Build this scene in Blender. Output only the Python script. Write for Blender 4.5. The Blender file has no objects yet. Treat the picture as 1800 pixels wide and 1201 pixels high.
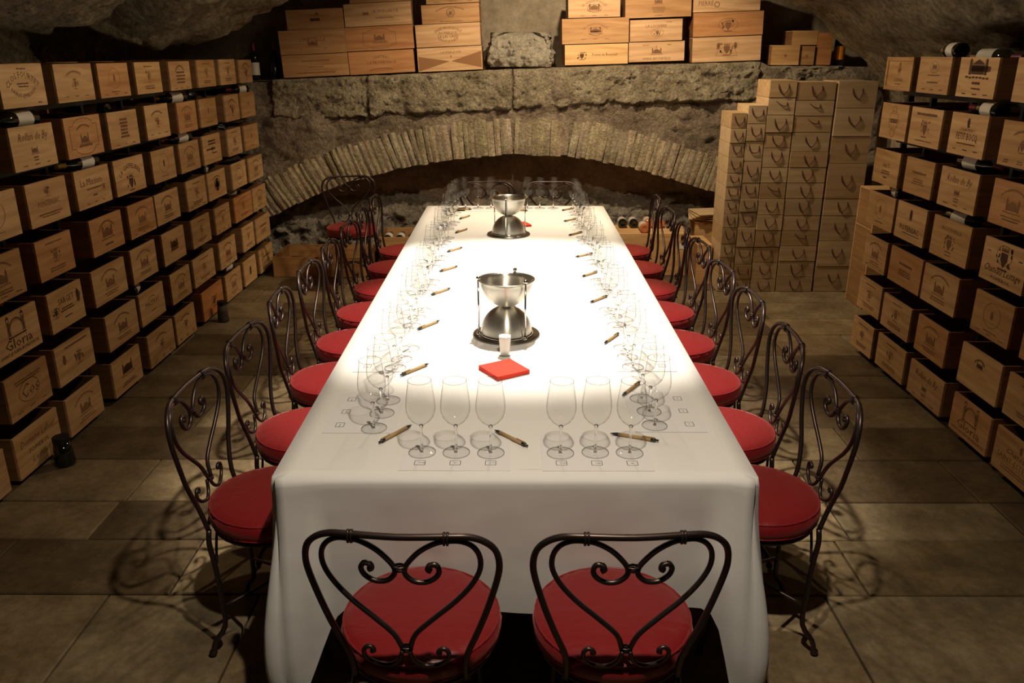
import bpy, math, random
from mathutils import Vector, Matrix, noise
R = math.radians
PI = math.pi
rnd = random.Random(7)
S = bpy.context.scene
COL = S.collection

# ------------------------------------------------------------------ camera, world, lamps, exposure
CAM_H, FPX = 1.8, 1440.0
PITCH = math.atan(508 / FPX)
YAW = math.atan(6 / (FPX / math.cos(PITCH)))
cd = bpy.data.cameras.new('camera')
cam = bpy.data.objects.new('camera', cd)
COL.objects.link(cam)
cam.location = (0, 0, CAM_H)
cam.rotation_euler = (PI / 2 - PITCH, 0, YAW)
cd.sensor_fit = 'HORIZONTAL'
cd.sensor_width = 36.0
cd.lens = 36.0 * FPX / 1800.0
cd.clip_start = 0.02
S.camera = cam
S.view_settings.view_transform = 'Standard'
S.view_settings.look = 'None'
S.view_settings.gamma = 1.0
S.view_settings.exposure = 0.0
S.view_settings.use_curve_mapping = False
w = bpy.data.worlds.new('world')
S.world = w
w.use_nodes = True
w.node_tree.nodes['Background'].inputs[0].default_value = (1.0, 0.72, 0.42, 1)
w.node_tree.nodes['Background'].inputs[1].default_value = 0.004


def spot(name, loc, target, energy, deg, blend, color, radius=0.03):
    l = bpy.data.lights.new(name, 'SPOT')
    l.energy = energy
    l.spot_size = R(deg)
    l.spot_blend = blend
    l.color = color
    l.shadow_soft_size = radius
    o = bpy.data.objects.new(name, l)
    COL.objects.link(o)
    o.location = loc
    d = Vector(target) - Vector(loc)
    o.rotation_euler = d.to_track_quat('-Z', 'Y').to_euler()
    return o


WARM = (1.0, 0.80, 0.56)
spot('ceiling_spot_table', (0.05, 3.62, 2.78), (0.03, 3.60, 0.76), 360, 65, 0.30, (1.0, 0.91, 0.78), 0.03)
spot('ceiling_spot_table_far', (0.0, 5.1, 2.78), (0.0, 5.0, 0.76), 85, 66, 0.7, (1.0, 0.87, 0.67), 0.03)
spot('ceiling_spot_wide', (0.05, 4.9, 2.76), (0.05, 4.9, 0.0), 62, 158, 0.25, WARM, 0.03)
spot('ceiling_spot_wide_far', (0.55, 5.85, 2.72), (0.60, 6.9, 0.9), 158, 130, 0.5, (1.0, 0.79, 0.53), 0.04)
spot('ceiling_spot_near', (0.15, 1.12, 2.78), (0.05, 2.05, 0.6), 135, 84, 0.75, (1.0, 0.87, 0.70), 0.03)

# ------------------------------------------------------------------ materials


def mat(name):
    m = bpy.data.materials.new(name)
    m.use_nodes = True
    nt = m.node_tree
    return m, nt, nt.nodes['Principled BSDF']


def nn(nt, typ, **kw):
    n = nt.nodes.new(typ)
    for k, v in kw.items():
        setattr(n, k, v)
    return n


def simple(name, color, rough=0.5, metal=0.0, bump=0.0, bscale=80, spec=0.5, sheen=0.0, coat=0.0):
    m, nt, b = mat(name)
    b.inputs['Base Color'].default_value = (*color, 1)
    b.inputs['Roughness'].default_value = rough
    b.inputs['Metallic'].default_value = metal
    b.inputs['Specular IOR Level'].default_value = spec
    b.inputs['Sheen Weight'].default_value = sheen
    b.inputs['Coat Weight'].default_value = coat
    if bump:
        tc = nn(nt, 'ShaderNodeTexCoord')
        nz = nn(nt, 'ShaderNodeTexNoise')
        nz.inputs['Scale'].default_value = bscale
        nz.inputs['Detail'].default_value = 4
        bp = nn(nt, 'ShaderNodeBump')
        bp.inputs['Strength'].default_value = bump
        bp.inputs['Distance'].default_value = 0.01
        nt.links.new(tc.outputs['Object'], nz.inputs['Vector'])
        nt.links.new(nz.outputs['Fac'], bp.inputs['Height'])
        nt.links.new(bp.outputs['Normal'], b.inputs['Normal'])
    return m


def wood_mat(name, dark, light, stretch=(2.5, 30, 30), knots=True):
    """planed pine; overall tint from the object's colour, grain along the long axis"""
    m, nt, b = mat(name)
    L = nt.links.new
    tc = nn(nt, 'ShaderNodeTexCoord')
    oi = nn(nt, 'ShaderNodeObjectInfo')
    mp = nn(nt, 'ShaderNodeMapping')
    mp.inputs['Scale'].default_value = stretch
    ad = nn(nt, 'ShaderNodeVectorMath', operation='MULTIPLY_ADD')
    ad.inputs[1].default_value = (1, 1, 1)
    sc = nn(nt, 'ShaderNodeVectorMath', operation='SCALE')
    sc.inputs[0].default_value = (37.0, 19.0, 53.0)
    L(oi.outputs['Random'], sc.inputs['Scale'])
    L(tc.outputs['Object'], mp.inputs['Vector'])
    L(mp.outputs['Vector'], ad.inputs[0])
    L(sc.outputs['Vector'], ad.inputs[2])
    n1 = nn(nt, 'ShaderNodeTexNoise')
    n1.inputs['Scale'].default_value = 1.0
    n1.inputs['Detail'].default_value = 5
    n1.inputs['Distortion'].default_value = 0.6
    L(ad.outputs['Vector'], n1.inputs['Vector'])
    cr = nn(nt, 'ShaderNodeValToRGB')
    cr.color_ramp.elements[0].position = 0.30
    cr.color_ramp.elements[0].color = (*dark, 1)
    cr.color_ramp.elements[1].position = 0.72
    cr.color_ramp.elements[1].color = (*light, 1)
    L(n1.outputs['Fac'], cr.inputs['Fac'])
    mx = nn(nt, 'ShaderNodeMix', data_type='RGBA', blend_type='MULTIPLY')
    mx.inputs[0].default_value = 1.0
    L(cr.outputs['Color'], mx.inputs[6])
    L(oi.outputs['Color'], mx.inputs[7])
    L(mx.outputs[2], b.inputs['Base Color'])
    b.inputs['Roughness'].default_value = 0.62
    b.inputs['Specular IOR Level'].default_value = 0.25
    bp = nn(nt, 'ShaderNodeBump')
    bp.inputs['Strength'].default_value = 0.15
    bp.inputs['Distance'].default_value = 0.003
    L(n1.outputs['Fac'], bp.inputs['Height'])
    L(bp.outputs['Normal'], b.inputs['Normal'])
    return m


def stone_mat(name, c1, c2, c3, scale=3.0, bump=0.6, bscale=38, rough=0.9, objtint=False, mott=0.0, dist=0.035):
    m, nt, b = mat(name)
    L = nt.links.new
    geo = nn(nt, 'ShaderNodeNewGeometry')
    n1 = nn(nt, 'ShaderNodeTexNoise')
    n1.inputs['Scale'].default_value = scale
    n1.inputs['Detail'].default_value = 8
    n1.inputs['Roughness'].default_value = 0.65
    L(geo.outputs['Position'], n1.inputs['Vector'])
    cr = nn(nt, 'ShaderNodeValToRGB')
    e = cr.color_ramp.elements
    e[0].position, e[0].color = 0.33, (*c1, 1)
    e[1].position, e[1].color = 0.68, (*c3, 1)
    k = cr.color_ramp.elements.new(0.5)
    k.color = (*c2, 1)
    L(n1.outputs['Fac'], cr.inputs['Fac'])
    n2 = nn(nt, 'ShaderNodeTexNoise')
    n2.inputs['Scale'].default_value = bscale
    n2.inputs['Detail'].default_value = 6
    n2.inputs['Roughness'].default_value = 0.7
    L(geo.outputs['Position'], n2.inputs['Vector'])
    out = cr.outputs['Color']
    mr = nn(nt, 'ShaderNodeMapRange')
    mr.inputs['From Min'].default_value = 0.3
    mr.inputs['From Max'].default_value = 0.7
    mr.inputs['To Min'].default_value = 0.72 - mott
    mr.inputs['To Max'].default_value = 1.15 + mott
    L(n2.outputs['Fac'], mr.inputs['Value'])
    mx = nn(nt, 'ShaderNodeMix', data_type='RGBA', blend_type='MULTIPLY')
    mx.inputs[0].default_value = 1.0
    L(out, mx.inputs[6])
    L(mr.outputs['Result'], mx.inputs[7])
    out = mx.outputs[2]
    if objtint:
        oi = nn(nt, 'ShaderNodeObjectInfo')
        m2 = nn(nt, 'ShaderNodeMix', data_type='RGBA', blend_type='MULTIPLY')
        m2.inputs[0].default_value = 1.0
        L(out, m2.inputs[6])
        L(oi.outputs['Color'], m2.inputs[7])
        out = m2.outputs[2]
    L(out, b.inputs['Base Color'])
    b.inputs['Roughness'].default_value = rough
    b.inputs['Specular IOR Level'].default_value = 0.2
    bp = nn(nt, 'ShaderNodeBump')
    bp.inputs['Strength'].default_value = bump
    bp.inputs['Distance'].default_value = dist
    n3 = nn(nt, 'ShaderNodeTexNoise')
    n3.inputs['Scale'].default_value = bscale * 0.4
    n3.inputs['Detail'].default_value = 9
    n3.inputs['Roughness'].default_value = 0.72
    n3.inputs['Distortion'].default_value = 0.5
    L(geo.outputs['Position'], n3.inputs['Vector'])
    sm = nn(nt, 'ShaderNodeMath', operation='ADD')
    L(n2.outputs['Fac'], sm.inputs[0])
    L(n3.outputs['Fac'], sm.inputs[1])
    L(sm.outputs[0], bp.inputs['Height'])
    L(bp.outputs['Normal'], b.inputs['Normal'])
    return m


M = {}
M['crate'] = wood_mat('crate_pine', (0.44, 0.255, 0.110), (0.66, 0.44, 0.225))
M['crate_side_shaded'] = wood_mat('crate_pine_side_shaded', (0.22, 0.115, 0.048), (0.34, 0.19, 0.085), (30, 2.5, 30))  # darker than the front pine; the side boards' shade is put into the colour
M['pale'] = wood_mat('pale_pine', (0.50, 0.36, 0.20), (0.68, 0.525, 0.33))
M['print'] = simple('stencil_brown', (0.085, 0.032, 0.012), 0.8)
M['print_faint'] = simple('stencil_faded', (0.27, 0.125, 0.045), 0.8)
M['print_mid'] = simple('stencil_worn', (0.20, 0.090, 0.035), 0.8)
M['black_metal'] = simple('black_painted_steel', (0.012, 0.012, 0.013), 0.5, 0.3)
M['iron'] = simple('wrought_iron', (0.075, 0.052, 0.046), 0.36, 0.8)
M['satin'] = None
M['steel'] = simple('brushed_steel', (0.62, 0.59, 0.52), 0.36, 1.0)
M['steel_dark'] = simple('brushed_steel_base', (0.30, 0.27, 0.22), 0.42, 1.0)
for k_ in ('steel', 'steel_dark'):
    nt_ = M[k_].node_tree
    tg = nn(nt_, 'ShaderNodeTangent', direction_type='RADIAL', axis='Z')
    b_ = nt_.nodes['Principled BSDF']
    b_.inputs['Anisotropic'].default_value = 0.85
    b_.inputs['Anisotropic Rotation'].default_value = 0.25
    nt_.links.new(tg.outputs['Tangent'], b_.inputs['Tangent'])
M['chrome'] = simple('polished_steel', (0.75, 0.73, 0.7), 0.12, 1.0)
M['rope'] = simple('rope_cord', (0.10, 0.028, 0.018), 0.85)
M['paper'] = simple('white_paper', (0.80, 0.78, 0.77), 0.8)
M['ink'] = simple('black_ink', (0.03, 0.03, 0.03), 0.7)
M['cork'] = simple('kraft_card_barrel', (0.44, 0.29, 0.13), 0.75)
M['black_plastic'] = simple('black_plastic', (0.015, 0.018, 0.016), 0.35)
M['napkin'] = simple('red_tissue', (0.72, 0.045, 0.02), 0.85)
M['wax'] = simple('milky_wax', (0.93, 0.91, 0.82), 0.45)
M['bottle'] = simple('dark_bottle_glass', (0.006, 0.009, 0.005), 0.07, 0, coat=0.5)
M['rose'] = simple('rose_bottle_glass', (0.62, 0.20, 0.07), 0.08, 0, coat=0.5)
M['label'] = simple('bottle_label', (0.72, 0.66, 0.54), 0.6)
M['yellow_foil'] = simple('yellow_capsule', (0.50, 0.33, 0.04), 0.45)
M['red_foil'] = simple('dark_red_capsule', (0.16, 0.02, 0.03), 0.35)
M['gold_foil'] = simple('gold_capsule', (0.50, 0.36, 0.15), 0.4, 0.6)
M['orange_label'] = simple('orange_label', (0.85, 0.30, 0.02), 0.6)
M['under'] = simple('table_underside', (0.05, 0.035, 0.025), 0.7)
M['wall'] = stone_mat('rubble_wall', (0.22, 0.165, 0.115), (0.44, 0.34, 0.235), (0.62, 0.495, 0.345), 2.6, 1.0, 34, mott=.22, dist=.07)
M['block'] = stone_mat('dressed_stone', (0.36, 0.29, 0.18), (0.55, 0.45, 0.295), (0.78, 0.67, 0.46), 7.0, 1.0, 48, mott=.22, dist=.06)
M['voussoir'] = stone_mat('arch_brick_stone', (0.42, 0.34, 0.22), (0.58, 0.48, 0.33), (0.80, 0.69, 0.48), 9.0, 0.9, 50, objtint=True, mott=.15)
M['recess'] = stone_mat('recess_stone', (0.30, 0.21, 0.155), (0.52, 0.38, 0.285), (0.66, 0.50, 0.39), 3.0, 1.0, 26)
M['rubble'] = stone_mat('pale_rubble', (0.36, 0.30, 0.23), (0.55, 0.48, 0.38), (0.72, 0.65, 0.53), 6.0, 1.0, 30, mott=.2, dist=.07)
M['plaster'] = stone_mat('old_plaster', (0.30, 0.24, 0.165), (0.39, 0.32, 0.225), (0.47, 0.39, 0.28), 3.0, 0.35, 18)
M['vault'] = stone_mat('vault_stone', (0.26, 0.21, 0.13), (0.48, 0.39, 0.245), (0.70, 0.59, 0.39), 4.2, 1.0, 26, mott=.35, dist=.10)
M['sculpt'] = stone_mat('carved_limestone', (0.48, 0.41, 0.30), (0.64, 0.56, 0.43), (0.78, 0.70, 0.55), 12.0, 1.0, 60)
M['flag'] = stone_mat('flagstone', (0.13, 0.092, 0.052), (0.19, 0.14, 0.080), (0.27, 0.205, 0.122), 4.5, 0.05, 30, 0.55, objtint=True)
M['joint'] = simple('mortar_bed', (0.10, 0.08, 0.055), 0.9)

# satin cushion
m, nt, b = mat('red_satin')
b.inputs['Base Color'].default_value = (0.225, 0.010, 0.012, 1)
b.inputs['Roughness'].default_value = 0.36
b.inputs['Specular IOR Level'].default_value = 0.45
b.inputs['Sheen Weight'].default_value = 0.35
b.inputs['Sheen Tint'].default_value = (1.0, 0.30, 0.28, 1)
tc = nn(nt, 'ShaderNodeTexCoord')
nz = nn(nt, 'ShaderNodeTexNoise')
mpn = nn(nt, 'ShaderNodeMapping')
mpn.inputs['Scale'].default_value = (5, 16, 5)
nz.inputs['Scale'].default_value = 1.6
nz.inputs['Detail'].default_value = 3
bp = nn(nt, 'ShaderNodeBump')
bp.inputs['Strength'].default_value = 0.35
bp.inputs['Distance'].default_value = 0.01
nt.links.new(tc.outputs['Object'], mpn.inputs['Vector'])
nt.links.new(mpn.outputs['Vector'], nz.inputs['Vector'])
nt.links.new(nz.outputs['Fac'], bp.inputs['Height'])
nt.links.new(bp.outputs['Normal'], b.inputs['Normal'])
M['satin'] = m

# cloth
m, nt, b = mat('white_tablecloth')
b.inputs['Base Color'].default_value = (0.83, 0.81, 0.77, 1)
b.inputs['Roughness'].default_value = 0.62
b.inputs['Specular IOR Level'].default_value = 0.35
b.inputs['Sheen Weight'].default_value = 0.15
tc = nn(nt, 'ShaderNodeTexCoord')
nz = nn(nt, 'ShaderNodeTexNoise')
nz.inputs['Scale'].default_value = 5.0
nz.inputs['Detail'].default_value = 2
bp = nn(nt, 'ShaderNodeBump')
bp.inputs['Strength'].default_value = 0.25
bp.inputs['Distance'].default_value = 0.02
nt.links.new(tc.outputs['Object'], nz.inputs['Vector'])
nt.links.new(nz.outputs['Fac'], bp.inputs['Height'])
nt.links.new(bp.outputs['Normal'], b.inputs['Normal'])
M['cloth'] = m


def glass_thin(name, dark, clear, gloss=1.0):
    """thin-walled glass: darker towards grazing where the wall is seen edge-on"""
    m = bpy.data.materials.new(name)
    m.use_nodes = True
    nt = m.node_tree
    nt.nodes.clear()
    L = nt.links.new
    out = nn(nt, 'ShaderNodeOutputMaterial')
    lw = nn(nt, 'ShaderNodeLayerWeight')
    lw.inputs['Blend'].default_value = 0.5
    cr = nn(nt, 'ShaderNodeValToRGB')
    e = cr.color_ramp.elements
    e[0].position, e[0].color = 0.58, (*clear, 1)
    e[1].position, e[1].color = 1.0, (*dark, 1)
    k = e.new(0.88)
    k.color = tuple((c * .66 + d * .34) for c, d in zip(clear, dark)) + (1,)
    L(lw.outputs['Facing'], cr.inputs['Fac'])
    tr = nn(nt, 'ShaderNodeBsdfTransparent')
    L(cr.outputs['Color'], tr.inputs['Color'])
    gl = nn(nt, 'ShaderNodeBsdfGlossy')
    gl.inputs['Roughness'].default_value = 0.03
    pw = nn(nt, 'ShaderNodeMath', operation='POWER')
    pw.inputs[1].default_value = 5.0
    L(lw.outputs['Facing'], pw.inputs[0])
    mu = nn(nt, 'ShaderNodeMath', operation='MULTIPLY_ADD')
    mu.inputs[1].default_value = gloss
    mu.inputs[2].default_value = 0.045
    L(pw.outputs[0], mu.inputs[0])
    mx = nn(nt, 'ShaderNodeMixShader')
    L(mu.outputs[0], mx.inputs[0])
    L(tr.outputs[0], mx.inputs[1])
    L(gl.outputs[0], mx.inputs[2])
    L(mx.outputs[0], out.inputs['Surface'])
    return m


M['glass'] = glass_thin('thin_glass', (0.06, 0.06, 0.06), (0.975, 0.975, 0.97), 0.42)
M['glass_rim'] = glass_thin('rim_glass', (0.35, 0.35, 0.35), (0.74, 0.74, 0.73), 0.9)
M['glass_foot'] = glass_thin('foot_glass', (0.16, 0.16, 0.155), (0.95, 0.95, 0.945), 0.5)
m, nt, b = mat('solid_glass')
b.inputs['Base Color'].default_value = (1, 1, 1, 1)
b.inputs['Roughness'].default_value = 0.0
b.inputs['IOR'].default_value = 1.5
b.inputs['Transmission Weight'].default_value = 1.0
M['glass_solid'] = m

# ------------------------------------------------------------------ object helpers


def tag(o, label, cat, group=None, kind=None):
    if label:
        o['label'] = label
    if cat:
        o['category'] = cat
    if group:
        o['group'] = group
    if kind:
        o['kind'] = kind
    return o


def thing(name, label, cat, loc=(0, 0, 0), rotz=0.0, group=None):
    o = bpy.data.objects.new(name, None)
    COL.objects.link(o)
    o.empty_display_size = 0.1
    o.location = loc
    o.rotation_euler = (0, 0, rotz)
    return tag(o, label, cat, group)


def dup(root, loc, rotz=0.0, label=None, group=None):
    r = root.copy()
    COL.objects.link(r)
    r.location = loc
    r.rotation_euler = (0, 0, rotz)
    if label:
        r['label'] = label
    if group:
        r['group'] = group
    for ch in list(root.children):
        c = ch.copy()
        COL.objects.link(c)
        c.parent = r
        for g in list(ch.children):
            d = g.copy()
            COL.objects.link(d)
            d.parent = c
    return r


class MB:
    def __init__(s):
        s.v = []
        s.f = []
        s.sm = []

    def add(s, vs, fs, smooth=False, mt=None):
        o = len(s.v)
        for p in vs:
            p = Vector(p)
            if mt is not None:
                p = mt @ p
            s.v.append(tuple(p))
        for f in fs:
            s.f.append(tuple(i + o for i in f))
            s.sm.append(smooth)
        return s

    def box(s, x0, y0, z0, x1, y1, z1, mt=None):
        vs = [(x0, y0, z0), (x1, y0, z0), (x1, y1, z0), (x0, y1, z0), (x0, y0, z1), (x1, y0, z1), (x1, y1, z1), (x0, y1, z1)]
        return s.add(vs, [(0, 3, 2, 1), (4, 5, 6, 7), (0, 1, 5, 4), (1, 2, 6, 5), (2, 3, 7, 6), (3, 0, 4, 7)], False, mt)

    def lathe(s, prof, n=24, closed=False, mt=None, smooth=True):
        vs, fs = [], []
        idx = []
        for r, z in prof:
            if r < 1e-5:
                idx.append([len(vs)])
                vs.append((0, 0, z))
            else:
                row = []
                for i in range(n):
                    a = 2 * PI * i / n
                    row.append(len(vs))
                    vs.append((r * math.cos(a), r * math.sin(a), z))
                idx.append(row)
        for a, b2 in zip(idx[:-1], idx[1:]):
            for i in range(n):
                j = (i + 1) % n
                if len(a) == 1 and len(b2) == 1:
                    continue
                if len(a) == 1:
                    fs.append((a[0], b2[j], b2[i]))
                elif len(b2) == 1:
                    fs.append((a[i], a[j], b2[0]))
                else:
                    fs.append((a[i], a[j], b2[j], b2[i]))
        return s.add(vs, fs, smooth, mt)

    def tube(s, pts, r, n=8, steps=5, closed=False, mt=None, taper=None):
        P = [Vector(p) for p in pts]
        if len(P) > 2 and steps > 1:
            Q = []
            m_ = len(P)
            rng = range(m_ if closed else m_ - 1)
            for i in rng:
                p0 = P[(i - 1) % m_] if (closed or i > 0) else P[0] * 2 - P[1]
                p1, p2 = P[i], P[(i + 1) % m_]
                p3 = P[(i + 2) % m_] if (closed or i + 2 < m_) else P[-1] * 2 - P[-2]
                for k in range(steps):
                    t = k / steps
                    Q.append(0.5 * ((2 * p1) + (p2 - p0) * t + (2 * p0 - 5 * p1 + 4 * p2 - p3) * t * t + (3 * p1 - p0 - 3 * p2 + p3) * t ** 3))
            if not closed:
                Q.append(P[-1])
            P = Q
        m_ = len(P)
        T = []
        for i in range(m_):
            if closed:
                d = P[(i + 1) % m_] - P[i - 1]
            else:
                d = P[min(i + 1, m_ - 1)] - P[max(i - 1, 0)]
            T.append(d.normalized() if d.length > 1e-9 else Vector((0, 0, 1)))
        ref = Vector((0, 1, 0)) if abs(T[0].y) < 0.9 else Vector((1, 0, 0))
        N = (ref - T[0] * ref.dot(T[0])).normalized()
        vs, fs = [], []
        for i in range(m_):
            N = (N - T[i] * N.dot(T[i])).normalized()
            B = T[i].cross(N)
            rr = r if taper is None else r * taper(i / (m_ - 1))
            for k in range(n):
                a = 2 * PI * k / n
                vs.append(P[i] + (N * math.cos(a) + B * math.sin(a)) * rr)
        seg = m_ if closed else m_ - 1
        for i in range(seg):
            for k in range(n):
                a, b2 = i * n + k, i * n + (k + 1) % n
                c, d = ((i + 1) % m_) * n + (k + 1) % n, ((i + 1) % m_) * n + k
                fs.append((a, b2, c, d))
        if not closed:
            fs.append(tuple(range(n - 1, -1, -1)))
            fs.append(tuple(range((m_ - 1) * n, m_ * n)))
        return s.add(vs, fs, True, mt)

    def ball(s, c, r, n=10, sz=1.0):
        prof = [(r * math.sin(PI * i / 6), c[2] - r * sz * math.cos(PI * i / 6)) for i in range(7)]
        return s.lathe(prof, n, mt=Matrix.Translation((c[0], c[1], 0)))

    def mesh(s, name):
        me = bpy.data.meshes.new(name)
        me.from_pydata(s.v, [], s.f)
        me.polygons.foreach_set('use_smooth', s.sm)
        me.update()
        return me

    def build(s, name, m, parent=None, color=None):
        me = s.mesh(name)
        me.materials.append(m)
        return put(name, me, parent, color)


def put(name, me, parent=None, color=None):
    o = bpy.data.objects.new(name, me)
    COL.objects.link(o)
    if parent:
        o.parent = parent
    if color:
        o.color = (*color, 1)
    return o


def grid(name, nu, nv, fn, m, parent=None, smooth=True):
    vs = [fn(i / nu, j / nv) for j in range(nv + 1) for i in range(nu + 1)]
    fs = [(j * (nu + 1) + i, j * (nu + 1) + i + 1, (j + 1) * (nu + 1) + i + 1, (j + 1) * (nu + 1) + i) for j in range(nv) for i in range(nu)]
    mb = MB()
    mb.add(vs, fs, smooth)
    return mb.build(name, m, parent)


def fbm(x, y, z, octv=5, h=1.0):
    return noise.fractal(Vector((x, y, z)), h, 2.0, octv)


def smooth(a, b2, x):
    t = max(0.0, min(1.0, (x - a) / (b2 - a)))
    return t * t * (3 - 2 * t)


def lerp_list(pts, x):
    if x <= pts[0][0]:
        return pts[0][1]
    for (a, b2), (c, d) in zip(pts[:-1], pts[1:]):
        if x <= c:
            return b2 + (d - b2) * (x - a) / (c - a)
    return pts[-1][1]


ORD = ['top', 'second', 'third', 'fourth', 'fifth', 'sixth', 'bottom']
NTH = ['first', 'second', 'third', 'fourth', 'fifth', 'sixth', 'seventh', 'eighth', 'ninth', 'tenth', 'eleventh', 'twelfth', 'thirteenth', 'fourteenth']

# ------------------------------------------------------------------ floor of flagstones
fl = MB()
fl.box(-3.3, -1.3, -0.12, 3.3, 7.9, -0.022)
floor = fl.build('floor', M['joint'])
tag(floor, None, None, None, 'structure')
ycuts = [-1.3, -0.6, 0.1, 0.75, 1.35, 1.95, 2.425, 2.77, 3.06, 3.44, 3.79, 4.17, 4.5, 4.85, 5.25, 5.6, 6.0, 6.35, 6.75, 7.15, 7.7]
fixed = {5: [-1.43, -0.9, 1.09], 6: [-1.95, -1.22, -0.4, 0.5, 1.25, 2.0], 7: [-1.68, -0.8, 0.3, 1.32, 2.02], 8: [-1.66, -0.7, 0.2, 1.3, 1.98], 9: [-2.2, -1.2, 0.1, 1.62], 10: [-1.64, -0.5, 0.9, 1.74]}
for r_ in range(len(ycuts) - 1):
    y0, y1 = ycuts[r_], ycuts[r_ + 1]
    if r_ in fixed:
        xs = [-3.2] + fixed[r_] + [3.2]
    else:
        xs = [-3.2]
        while xs[-1] < 3.2:
            xs.append(xs[-1] + rnd.uniform(0.45, 1.0))
        xs[-1] = 3.2
    for a, b2 in zip(xs[:-1], xs[1:]):
        g = 0.0035
        dz = rnd.uniform(-0.0035, 0.0)
        mb = MB()
        e = 0.004
        mb.add([(a + g, y0 + g, -0.03), (b2 - g, y0 + g, -0.03), (b2 - g, y1 - g, -0.03), (a + g, y1 - g, -0.03),
                (a + g, y0 + g, dz - e), (b2 - g, y0 + g, dz - e), (b2 - g, y1 - g, dz - e), (a + g, y1 - g, dz - e),
                (a + g + e, y0 + g + e, dz), (b2 - g - e, y0 + g + e, dz), (b2 - g - e, y1 - g - e, dz), (a + g + e, y1 - g - e, dz)],
               [(0, 1, 5, 4), (1, 2, 6, 5), (2, 3, 7, 6), (3, 0, 4, 7), (4, 5, 9, 8), (5, 6, 10, 9), (6, 7, 11, 10), (7, 4, 8, 11), (8, 9, 10, 11)])
        t = rnd.choice([(1.15, 1.10, 1.0), (0.62, 0.56, 0.50), (1.25, 1.22, 1.12), (0.82, 0.78, 0.68), (1.05, 1.05, 1.0), (0.55, 0.50, 0.46)])
        mb.build('flagstone', M['flag'], floor, t)

# ------------------------------------------------------------------ vault, side walls, back wall
WY = 7.15
KW = WY / 7.0


def wx(x):
    return x * KW


def wz(z):
    return CAM_H - (CAM_H - z) * KW


FULL = [(2.82, 1.35), (2.78, 1.5), (2.72, 1.64), (2.57, 1.79), (2.38, 1.91), (2.16, 2.09), (1.96, 2.17), (1.4, 2.45), (0.7, 2.78), (0.0, 2.88)]
OVERR = [(3.0, 1.35), (3.02, 1.6), (3.02, 1.8), (2.9, 1.99), (2.34, 1.93), (2.14, 2.06), (1.94, 2.18), (1.4, 2.45), (0.7, 2.78), (0.0, 2.88)]
OVERL = [(3.0, 1.35), (3.02, 1.6), (3.02, 1.8), (2.85, 1.97), (2.42, 1.88), (2.2, 1.95), (1.96, 2.09), (1.4, 2.45), (0.7, 2.78), (0.0, 2.88)]
POCK = [(3.0, 1.35), (3.02, 1.6), (3.02, 1.8), (3.0, 2.0), (2.92, 2.2), (2.7, 2.4), (2.3, 2.55), (1.6, 2.66), (0.7, 2.8), (0.0, 2.88)]
FARL = [(3.0, 1.35), (3.02, 1.6), (3.0, 1.8), (2.8, 1.96), (2.42, 1.86), (2.1, 1.98), (1.77, 2.14), (1.35, 2.4), (0.7, 2.78), (0.0, 2.88)]


def prof_pt(pr, t):
    u = t * (len(pr) - 1)
    i = min(int(u), len(pr) - 2)
    f = u - i
    return (pr[i][0] * (1 - f) + pr[i + 1][0] * f, pr[i][1] * (1 - f) + pr[i + 1][1] * f)


def mixp(a, b2, k):
    return (a[0] * (1 - k) + b2[0] * k, a[1] * (1 - k) + b2[1] * k)


VY0, VY1 = -1.3, 6.5


def vault_pt(u, v, side):
    y = VY0 + (VY1 - VY0) * v
    t = u
    if side > 0:
        k = smooth(4.15, 4.55, y + 0.12 * fbm(t * 6, y, 3))
        p = mixp(prof_pt(OVERR, t), prof_pt(FULL, t), k)
        rough = 0.075 - 0.045 * k
    else:
        ye = y + 0.25 * fbm(t * 5, y * 0.7, 9) - 0.35 * (t - 0.5)
        k1 = smooth(4.58, 4.68, ye)
        k2 = smooth(5.15, 5.5, ye)
        p = mixp(prof_pt(OVERL, t), prof_pt(POCK, t), k1)
        p = mixp(p, prof_pt(FARL, t), k2)
        rough = 0.075
    n = fbm(p[0] * 2.3 + side * 11, y * 2.3, p[1] * 2.3, 6, 0.75) * rough
    n2 = fbm(p[0] * 9 + side, y * 9, p[1] * 9, 4, 0.6) * (0.024 if rough > .05 else 0.006)
    edge = smooth(6.2, 6.5, y) * 0.05 * fbm(t * 30, 1.0, side * 3.0, 3)
    x = side * (p[0] + (n + n2) * 0.5)
    return (x, y + edge * 1.2, p[1] + (n + n2) * 0.8)


vb = MB()
NU, NV = 62, 190
for sd in (-1, 1):
    vs = [vault_pt(i / NU, j / NV, sd) for j in range(NV + 1) for i in range(NU + 1)]
    fs = []
    for j in range(NV):
        for i in range(NU):
            q = (j * (NU + 1) + i, j * (NU + 1) + i + 1, (j + 1) * (NU + 1) + i + 1, (j + 1) * (NU + 1) + i)
            fs.append(q if sd < 0 else q[::-1])
    vb.add(vs, fs, True)
tag(vb.build('ceiling', M['vault']), None, None, None, 'structure')


def rough_wall(name, p0, p1, z0, z1, nrm, m, amp=0.03, res=0.06, seed=0):
    p0, p1 = Vector(p0), Vector(p1)
    nu = max(2, int((p1 - p0).length / res))
    nv = max(2, int((z1 - z0) / res))
    nv_ = Vector(nrm)

    def fn(u, v):
        p = p0.lerp(p1, u)
        z = z0 + (z1 - z0) * v
        d = amp * fbm(p.x * 2.5 + seed, p.y * 2.5, z * 2.5, 5, 0.8)
        q = p + nv_ * d
        return (q.x, q.y, z)
    o = grid(name, nu, nv, fn, m)
    return tag(o, None, None, None, 'structure')


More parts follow.
